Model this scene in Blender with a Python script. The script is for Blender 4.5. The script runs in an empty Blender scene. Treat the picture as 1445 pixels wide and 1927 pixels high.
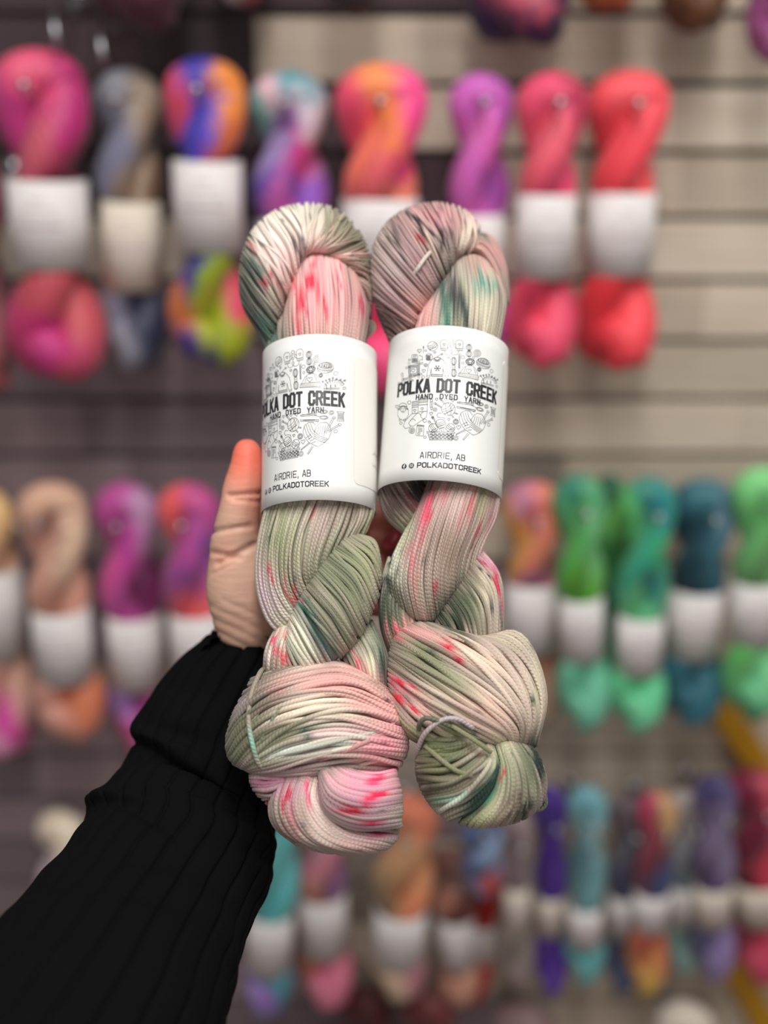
import bpy, math, random
import numpy as np
from mathutils import Vector

# ------------------------------------------------------------------ camera, world, lights
SC = bpy.context.scene
COL = SC.collection
FPX = 2066.0
CAM = np.array([0.0, 0.0, 1.55])
PITCH = math.radians(20)
FW = np.array([0, math.cos(PITCH), -math.sin(PITCH)])
RT = np.array([1.0, 0, 0])
UP = np.array([0, math.sin(PITCH), math.cos(PITCH)])
cd = bpy.data.cameras.new('camera')
cam = bpy.data.objects.new('camera', cd)
COL.objects.link(cam)
cam.location = CAM
cam.rotation_euler = (math.radians(90) - PITCH, 0, 0)
cd.sensor_fit = 'VERTICAL'
cd.sensor_height = 24.0
cd.lens = FPX / 1927 * 24.0
cd.clip_start = 0.01
cd.dof.use_dof = True
cd.dof.focus_distance = 0.513
cd.dof.aperture_fstop = cd.lens / 14.2
SC.camera = cam

SC.view_settings.view_transform = 'Standard'
SC.view_settings.look = 'None'
SC.view_settings.gamma = 1
SC.view_settings.exposure = 0.0

world = bpy.data.worlds.new('world')
SC.world = world
world.use_nodes = True
bg = world.node_tree.nodes['Background']
bg.inputs[0].default_value = (1.0, 0.98, 0.97, 1)
bg.inputs[1].default_value = 0.19


def area(name, loc, target, sx, sy, power, col=(1, 0.98, 0.95)):
    l = bpy.data.lights.new(name, 'AREA')
    l.shape = 'RECTANGLE'
    l.size, l.size_y = sx, sy
    l.energy = power
    l.color = col
    o = bpy.data.objects.new(name, l)
    COL.objects.link(o)
    o.location = loc
    d = Vector(target) - Vector(loc)
    o.rotation_euler = d.to_track_quat('-Z', 'Y').to_euler()
    return o


# ceiling strip lights of the shop, above and behind the photographer, and an added soft fill light for the front
area('ceiling_light', (0.05, -0.1, 2.75), (0.0, 0.6, 1.2), 0.25, 1.3, 21)
area('ceiling_light', (0.8, 0.2, 2.75), (0.4, 1.2, 1.2), 0.5, 1.2, 11)
area('ceiling_light', (-0.75, 0.1, 2.75), (-0.2, 1.2, 1.0), 0.5, 1.2, 5)
area('front_fill_light', (0.3, -2.2, 1.9), (0, 0.6, 1.3), 2.4, 1.6, 13, (1, 0.98, 0.96))

rnd = random.Random(7)
rng = np.random.default_rng(7)


# ------------------------------------------------------------------ points from rays
def ray(px, py):
    px = np.asarray(px, float); py = np.asarray(py, float)
    return FW + ((px - 722.5) / FPX)[..., None] * RT - ((py - 963.5) / FPX)[..., None] * UP


TILT = math.radians(14)
NRM = -FW * math.cos(TILT) + UP * math.sin(TILT)
P0 = CAM + 0.548 * ray(720, 930)


def H(px, py, n=0.0):
    """point on the plane the two held skeins lie in (n metres in front of it)"""
    r = ray(px, py)
    n = np.asarray(n, float)
    d = ((P0 - CAM) @ NRM + n) / (r @ NRM)
    return CAM + r * d[..., None]


def W(px, py, Y):
    r = ray(px, py)
    return CAM + r * (Y / r[..., 1])[..., None]


def Z(px, py, z):
    return CAM + ray(px, py) * z


# ------------------------------------------------------------------ mesh helpers
def srgb(c):
    c = np.asarray(c, float) / 255.0
    return np.where(c <= 0.04045, c / 12.92, ((c + 0.055) / 1.055) ** 2.4)


def mesh_obj(name, V, F, mat, parent=None, cols=None, uvs=None, smooth=True):
    me = bpy.data.meshes.new(name)
    V = np.asarray(V, np.float32)
    p = parent
    while p is not None:
        V = V - np.array(p.location, np.float32)
        p = p.parent
    me.from_pydata(V.tolist(), [], F if isinstance(F, list) else F.tolist())
    if smooth:
        me.polygons.foreach_set('use_smooth', [True] * len(me.polygons))
    if cols is not None:
        a = me.color_attributes.new('dye', 'FLOAT_COLOR', 'POINT')
        c4 = np.ones((len(V), 4), np.float32)
        c4[:, :3] = cols
        a.data.foreach_set('color', c4.ravel())
    if uvs is not None:
        uvl = me.uv_layers.new(name='UVMap')
        vi = np.zeros(len(me.loops), np.int32)
        me.loops.foreach_get('vertex_index', vi)
        uvl.data.foreach_set('uv', np.asarray(uvs, np.float32)[vi].ravel())
    me.materials.append(mat)
    me.update()
    o = bpy.data.objects.new(name, me)
    COL.objects.link(o)
    if parent is not None:
        o.parent = parent
    return o


def tag(o, label=None, cat=None, group=None, kind=None):
    if label: o['label'] = label
    if cat: o['category'] = cat
    if group: o['group'] = group
    if kind: o['kind'] = kind
    return o


def empty(name, loc, label, cat, group=None):
    o = bpy.data.objects.new(name, None)
    COL.objects.link(o)
    o.location = [float(x) for x in loc]
    o.empty_display_size = 0.02
    return tag(o, label, cat, group)


class Bag:
    """collects pieces that become ONE mesh"""
    def __init__(s): s.V, s.F, s.C, s.U, s.n = [], [], [], [], 0

    def add(s, V, F, C=None, U=None):
        V = np.asarray(V, float).reshape(-1, 3)
        s.V.append(V)
        s.F += [[i + s.n for i in f] for f in (F if isinstance(F, list) else F.tolist())]
        if C is not None: s.C.append(np.broadcast_to(C, (len(V), 3)))
        if U is not None: s.U.append(U)
        s.n += len(V)

    def build(s, name, mat, parent=None, smooth=True):
        return mesh_obj(name, np.vstack(s.V), s.F, mat, parent,
                        np.vstack(s.C) if s.C else None, np.vstack(s.U) if s.U else None, smooth)


def grid_faces(nu, nv, wrap_v=False, wrap_u=False):
    i = np.arange(nu if wrap_u else nu - 1)[:, None]
    j = np.arange(nv if wrap_v else nv - 1)[None, :]
    i2 = (i + 1) % nu; j2 = (j + 1) % nv
    f = np.stack([i * nv + j, i * nv + j2, i2 * nv + j2, i2 * nv + j], -1)
    return f.reshape(-1, 4)


def tube(path, rad, sides=6, closed=False, squash=None):
    P = np.asarray(path, float)
    n = len(P)
    if closed:
        T = np.roll(P, -1, 0) - np.roll(P, 1, 0)
    else:
        T = np.gradient(P, axis=0)
    T /= np.linalg.norm(T, axis=1)[:, None] + 1e-12
    A = np.zeros_like(P)
    a = np.cross(T[0], [0.3, 0.2, 0.9]); a /= np.linalg.norm(a)
    for i in range(n):
        a = a - T[i] * (a @ T[i])
        a /= np.linalg.norm(a) + 1e-12
        A[i] = a
    B = np.cross(T, A)
    ang = np.linspace(0, 2 * math.pi, sides, endpoint=False)
    r = np.broadcast_to(np.asarray(rad, float), (n,))
    V = P[:, None, :] + r[:, None, None] * (np.cos(ang)[None, :, None] * A[:, None, :] + np.sin(ang)[None, :, None] * B[:, None, :])
    F = grid_faces(n, sides, True, closed).tolist()
    if not closed:
        F.append(list(range(sides))[::-1]); F.append([(n - 1) * sides + k for k in range(sides)])
    L = np.concatenate([[0], np.cumsum(np.linalg.norm(np.diff(P, axis=0), axis=1))])
    U = np.stack([np.repeat(L, sides), np.tile(ang / (2 * math.pi), n)], -1)
    return V.reshape(-1, 3), F, U


def catmull(P, m):
    """m samples, roughly even in length, of a smooth curve through P"""
    P = np.asarray(P, float)
    Q = np.vstack([2 * P[0] - P[1], P, 2 * P[-1] - P[-2]])
    out = []
    for k in range(1, len(Q) - 2):
        t = np.linspace(0, 1, 12, endpoint=False)[:, None]
        p0, p1, p2, p3 = Q[k - 1], Q[k], Q[k + 1], Q[k + 2]
        out.append(0.5 * (2 * p1 + (p2 - p0) * t + (2 * p0 - 5 * p1 + 4 * p2 - p3) * t ** 2 + (3 * p1 - p0 - 3 * p2 + p3) * t ** 3))
    out = np.vstack(out + [P[-1:]])
    d = np.concatenate([[0], np.cumsum(np.linalg.norm(np.diff(out, axis=0), axis=1))])
    s = np.linspace(0, d[-1], m)
    return np.stack([np.interp(s, d, out[:, c]) for c in range(P.shape[1])], -1)


def box(cx, cy, cz, sx, sy, sz):
    V = [(cx + a * sx / 2, cy + b * sy / 2, cz + c * sz / 2) for a in (-1, 1) for b in (-1, 1) for c in (-1, 1)]
    F = [[0, 1, 3, 2], [4, 6, 7, 5], [0, 4, 5, 1], [2, 3, 7, 6], [0, 2, 6, 4], [1, 5, 7, 3]]
    return V, F


# ------------------------------------------------------------------ materials
def new_mat(name, rough=0.6, spec=0.5):
    m = bpy.data.materials.new(name)
    m.use_nodes = True
    nt = m.node_tree
    b = nt.nodes['Principled BSDF']
    b.inputs['Roughness'].default_value = rough
    b.inputs['Specular IOR Level'].default_value = spec
    return m, nt, b


def plain(name, rgb, rough=0.6, metal=0.0, spec=0.5):
    m, nt, b = new_mat(name, rough, spec)
    b.inputs['Base Color'].default_value = (*srgb(rgb), 1)
    b.inputs['Metallic'].default_value = metal
    return m


def math_node(nt, op, a, b=None):
    n = nt.nodes.new('ShaderNodeMath'); n.operation = op
    for i, x in enumerate((a, b)):
        if x is None: continue
        if isinstance(x, (int, float)): n.inputs[i].default_value = x
        else: nt.links.new(x, n.inputs[i])
    return n.outputs[0]


def yarn_mat(name, pitch, plies, dist, rough=0.52):
    m, nt, b = new_mat(name, rough, 0.5)
    at = nt.nodes.new('ShaderNodeAttribute'); at.attribute_name = 'dye'
    nt.links.new(at.outputs['Color'], b.inputs['Base Color'])
    uv = nt.nodes.new('ShaderNodeUVMap')
    sp = nt.nodes.new('ShaderNodeSeparateXYZ'); nt.links.new(uv.outputs[0], sp.inputs[0])
    w = math_node(nt, 'ADD', math_node(nt, 'MULTIPLY', sp.outputs[0], 2 * math.pi / pitch), math_node(nt, 'MULTIPLY', sp.outputs[1], 2 * math.pi * plies))
    s = math_node(nt, 'ABSOLUTE', math_node(nt, 'SINE', math_node(nt, 'MULTIPLY', w, 0.5)))
    bp = nt.nodes.new('ShaderNodeBump'); bp.inputs['Strength'].default_value = 0.55
    bp.inputs['Distance'].default_value = dist
    nt.links.new(s, bp.inputs['Height']); nt.links.new(bp.outputs[0], b.inputs['Normal'])
    b.inputs['Sheen Weight'].default_value = 0.15
    b.inputs['Sheen Roughness'].default_value = 0.5
    return m


M_YARN = yarn_mat('plied_wool', 0.0019, 2, 0.0004)
M_BGYARN = yarn_mat('wool_hank', 0.012, 9, 0.0012)

M_PAPER, nt, b = new_mat('coated_paper', 0.3, 0.5)
b.inputs['Base Color'].default_value = (0.80, 0.79, 0.77, 1)
b.inputs['Coat Weight'].default_value = 0.2; b.inputs['Coat Roughness'].default_value = 0.2
M_STICKER, nt, b = new_mat('sticker_paper', 0.45, 0.5)
b.inputs['Base Color'].default_value = (0.78, 0.76, 0.70, 1)
M_BGPAPER = plain('matte_paper', (228, 222, 220), 0.7)
M_INK = plain('black_ink', (38, 38, 42), 0.4)
M_LINE = plain('grey_line_ink', (66, 66, 70), 0.45)
M_WHITEINK = plain('white_ink', (235, 235, 232), 0.4)
M_FAINT = plain('faint_print', (190, 170, 175), 0.7)
M_METAL = plain('chromed_wire', (190, 190, 195), 0.3, 1.0)
M_MUSTARD = plain('mustard_paint', (200, 145, 25), 0.5)

# ================================================================== THE SETTING
WALL_Y = 1.36
PITCHZ = 0.0745


def wall_colour(x, z, k):
    """tint of each board of the slatted display wall"""
    return None


def build_wall():
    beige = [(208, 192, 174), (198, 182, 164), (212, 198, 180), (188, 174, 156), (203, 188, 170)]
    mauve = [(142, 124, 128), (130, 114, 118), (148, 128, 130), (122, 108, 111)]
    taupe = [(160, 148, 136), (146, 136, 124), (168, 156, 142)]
    dark = [(60, 47, 51), (58, 47, 50), (74, 58, 62), (84, 68, 72)]  # dark planks, with the upper-left light falloff put into their colour too
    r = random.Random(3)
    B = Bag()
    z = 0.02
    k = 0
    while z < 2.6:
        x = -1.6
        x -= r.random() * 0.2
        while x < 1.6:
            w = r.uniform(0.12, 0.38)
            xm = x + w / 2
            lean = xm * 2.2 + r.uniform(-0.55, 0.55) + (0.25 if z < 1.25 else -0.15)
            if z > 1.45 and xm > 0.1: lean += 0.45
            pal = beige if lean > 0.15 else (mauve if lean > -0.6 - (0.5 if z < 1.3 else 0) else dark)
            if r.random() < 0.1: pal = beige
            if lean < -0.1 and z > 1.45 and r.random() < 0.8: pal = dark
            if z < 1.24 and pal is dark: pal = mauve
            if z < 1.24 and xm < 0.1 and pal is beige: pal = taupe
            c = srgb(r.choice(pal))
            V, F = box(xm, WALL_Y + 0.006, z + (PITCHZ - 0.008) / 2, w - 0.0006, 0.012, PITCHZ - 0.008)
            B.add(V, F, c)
            x += w
        z += PITCHZ
        k += 1
    V, F = box(0, WALL_Y + 0.02, 1.3, 3.4, 0.012, 2.7)
    B.add(V, F, srgb((84, 70, 68)))
    m, nt, b = new_mat('slat_boards', 0.75, 0.3)
    at = nt.nodes.new('ShaderNodeAttribute'); at.attribute_name = 'dye'
    tc = nt.nodes.new('ShaderNodeTexCoord')
    mp = nt.nodes.new('ShaderNodeMapping'); mp.inputs['Scale'].default_value = (3, 3, 60)
    nt.links.new(tc.outputs['Object'], mp.inputs[0])
    no = nt.nodes.new('ShaderNodeTexNoise'); no.inputs['Scale'].default_value = 2.0; no.inputs['Detail'].default_value = 6
    nt.links.new(mp.outputs[0], no.inputs['Vector'])
    mx = nt.nodes.new('ShaderNodeMixRGB'); mx.blend_type = 'OVERLAY'; mx.inputs[0].default_value = 0.35
    nt.links.new(at.outputs['Color'], mx.inputs[1]); nt.links.new(no.outputs['Fac'], mx.inputs[2])
    nt.links.new(mx.outputs[0], b.inputs['Base Color'])
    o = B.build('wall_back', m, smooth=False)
    tag(o, 'slatted display wall of beige and dark mauve wooden boards, light falloff painted in at upper left', kind='structure')
    V, F = box(0, -0.3, -0.02, 3.4, 3.4, 0.04)
    fm, nt, b = new_mat('floor_boards', 0.5)
    no = nt.nodes.new('ShaderNodeTexNoise'); no.inputs['Scale'].default_value = 8
    cr = nt.nodes.new('ShaderNodeValToRGB')
    cr.color_ramp.elements[0].color = (*srgb((110, 95, 88)), 1); cr.color_ramp.elements[1].color = (*srgb((150, 132, 120)), 1)
    nt.links.new(no.outputs['Fac'], cr.inputs[0]); nt.links.new(cr.outputs[0], b.inputs['Base Color'])
    tag(mesh_obj('floor', V, F, fm, smooth=False), 'brown shop floor below the display wall', kind='structure')


build_wall()


# ================================================================== BACKGROUND SKEINS
def bg_colour(anchors, f, x, jit):
    A = np.array([[a[0] * 2.6, a[1] * 0.55] for a in anchors])
    C = np.array([srgb(a[2]) for a in anchors])
    P = np.stack([f * 2.6 + jit[..., 0], x * 0.55 + jit[..., 1]], -1)
    d = ((P[..., None, :] - A) ** 2).sum(-1) + 0.004
    w = d ** -2.6
    w /= w.sum(-1, keepdims=True)
    return (w @ C) ** 1.12


def bg_skein(name, label, anchors, top, bot, wpx, lab=None, Y=1.24, turns=1.6, phase=0.0, group=None, hook=True, fat=1.0, hook_label=None, cream=False):
    """twisted hank: up one ply, over the top loop, down the other; tail end tucked into a puff"""
    T = W(top[0], top[1], Y); Bm = W(bot[0], bot[1], Y)
    ax = Bm - T
    Ln = np.linalg.norm(ax); ax = ax / Ln
    X = np.array([1.0, 0, 0]); X = X - ax * (X @ ax); X /= np.linalg.norm(X)
    Yv = np.cross(ax, X)
    if Yv[1] > 0: Yv = -Yv
    zc = np.linalg.norm(T - CAM)
    w = abs(W(top[0] + wpx / 2, (top[1] + bot[1]) / 2, Y)[0] - W(top[0] - wpx / 2, (top[1] + bot[1]) / 2, Y)[0])
    root = empty(name, T, label, 'yarn', group)
    r0 = 0.27 * w
    n = 60
    labf = None
    if lab: labf = ((lab[0] - top[1]) / (bot[1] - top[1]), (lab[1] - top[1]) / (bot[1] - top[1]))

    def env(f):
        e = np.ones_like(f)
        if labf:
            mid = 0.5 * (labf[0] + labf[1]); hw = 0.5 * (labf[1] - labf[0])
            e = e - 0.26 * np.exp(-((f - mid) / (hw * 1.2)) ** 4)
        e = e + 0.12 * np.exp(-((f - 0.85) / 0.1) ** 2)
        return e
    f = np.linspace(0.97, 0.10, n)
    def ply(f, ph):
        th = ph + turns * 2 * math.pi * (f - 0.10) * 0.9
        a = 0.235 * w * env(f)
        return T + ax * (f * Ln)[:, None] + (a * np.cos(th))[:, None] * X + (a * np.sin(th) * 0.8)[:, None] * Yv
    p1 = ply(f, phase); p2 = ply(f[::-1], phase + math.pi)
    # arch over the top
    c0, c1 = p1[-1], p2[0]
    mid = (c0 + c1) / 2; rad = (c1 - c0) / 2
    aa = np.linspace(0, math.pi, 12)[1:-1]
    upv = -ax * (0.10 * Ln - r0 * 0.95)
    arch = mid - rad * np.cos(aa)[:, None] + upv * np.sin(aa)[:, None]
    path = np.vstack([p1, arch, p2])
    fr = np.concatenate([f, np.full(len(arch), 0.05), f[::-1]])
    rr = r0 * env(fr) * fat * (1 + 0.05 * np.sin(fr * 23 + phase))
    end = np.minimum(np.arange(len(path)), np.arange(len(path))[::-1])
    rr = rr * np.clip((end + 0.6) / 5, 0.15, 1) ** 0.5
    V, F, U = tube(path, rr, 18)
    rel = V - T
    fv = (rel @ ax) / Ln; xv = (rel @ X) / (w / 2)
    jit = rng.normal(0, 0.05, (len(V), 2)) + 0.10 * np.stack([np.sin(xv * 5 + fv * 9), np.cos(fv * 17)], -1)
    Bg = Bag(); Bg.add(V, F, bg_colour(anchors, fv, xv, jit), U)
    # tucked end: a short fat lobe laid across the foot of the hank
    q = np.linspace(-1, 1, 14)
    cx = 0.10 * w * math.cos(phase * 3)
    pp = T + ax * (Ln * 0.88 + q * r0 * 0.9)[:, None] + X * (cx + q * 0.30 * w)[:, None] + Yv * (0.22 * w * (1 - q ** 2))[:, None]
    V, F, U = tube(pp, r0 * 0.95 * fat * np.sqrt(np.clip(1.02 - q ** 2, 0.02, 1)) ** 0.8, 16)
    rel = V - T
    fv = (rel @ ax) / Ln; xv = (rel @ X) / (w / 2)
    jit = rng.normal(0, 0.05, (len(V), 2))
    Bg.add(V, F, bg_colour(anchors, fv, xv, jit), U)
    Bg.build('twisted_yarn', M_BGYARN, root)
    if lab:
        a0, a1 = labf[0] * Ln, labf[1] * Ln
        R = (0.425 if Ln > 0.31 else 0.40) * w
        ang = np.linspace(0, 2 * math.pi, 40, endpoint=False)
        Bl = Bag()
        rows = []
        for rr_, hh in ((R, a0), (R, a1), (R - 0.0006, a1), (R - 0.0006, a0)):
            rows.append(T + ax * hh + rr_ * np.cos(ang)[:, None] * X + 0.96 * rr_ * np.sin(ang)[:, None] * Yv)
        V = np.vstack(rows)
        Bl.add(V, grid_faces(4, 40, True, True))
        lb = Bl.build('paper_label', M_BGPAPER if not cream else M_CREAMPAPER, root)
        # faint round print on the front of the band
        Bp = Bag()
        for k in range(7):
            rad_ = (a1 - a0) * 0.3
            hgt = (k - 3) / 3.2
            half = math.sqrt(max(0.05, 1 - hgt ** 2)) * rad_ * 0.9
            u = np.linspace(-half, half, 8) / R
            hh = (a0 + a1) / 2 + hgt * rad_
            e = 0.0008 if k != 3 else 0.0022
            r1 = T + ax * (hh - e) + (R + 0.0003) * np.sin(u)[:, None] * X + (0.96 * R + 0.0003) * np.cos(u)[:, None] * Yv
            r2 = r1 + ax * 2 * e
            Bp.add(np.vstack([r1, r2]), grid_faces(2, 8))
        Bp.build('printed_logo', M_FAINT, lb)
    if hook:
        # wire hook from the wall through the top loop
        hz = T + ax * (0.075 * Ln + r0 * 0.7)
        hp = [np.array([hz[0], WALL_Y - 0.001, hz[2] - 0.04]), hz + [0, 0.05, -0.012], hz + [0, -0.035, 0.0], hz + [0, -0.05, 0.003], hz + [0, -0.056, 0.009]]
        V, F, U = tube(catmull(hp, 22), 0.0024, 8)
        hk = Bag(); hk.add(V, F)
        c = hp[-1]
        uu, vv = np.meshgrid(np.linspace(0.01, math.pi - 0.01, 8), np.linspace(0, 2 * math.pi, 12, endpoint=False), indexing='ij')
        S = np.stack([np.sin(uu) * np.cos(vv), np.sin(uu) * np.sin(vv), np.cos(uu)], -1).reshape(-1, 3) * 0.0052 + c
        hk.add(S, grid_faces(8, 12, True))
        V, F = box(hz[0], WALL_Y - 0.003, hz[2] - 0.045, 0.018, 0.004, 0.03)
        hk.add(V, F)
        o = hk.build('display_hook', M_METAL)
        tag(o, hook_label or ('chrome hook holding ' + ' '.join(label.replace(',', '').split()[:12])), 'hook', 'wire hooks on the display wall')
    return root


M_CREAMPAPER = plain('cream_paper', (222, 210, 194), 0.7)

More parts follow.
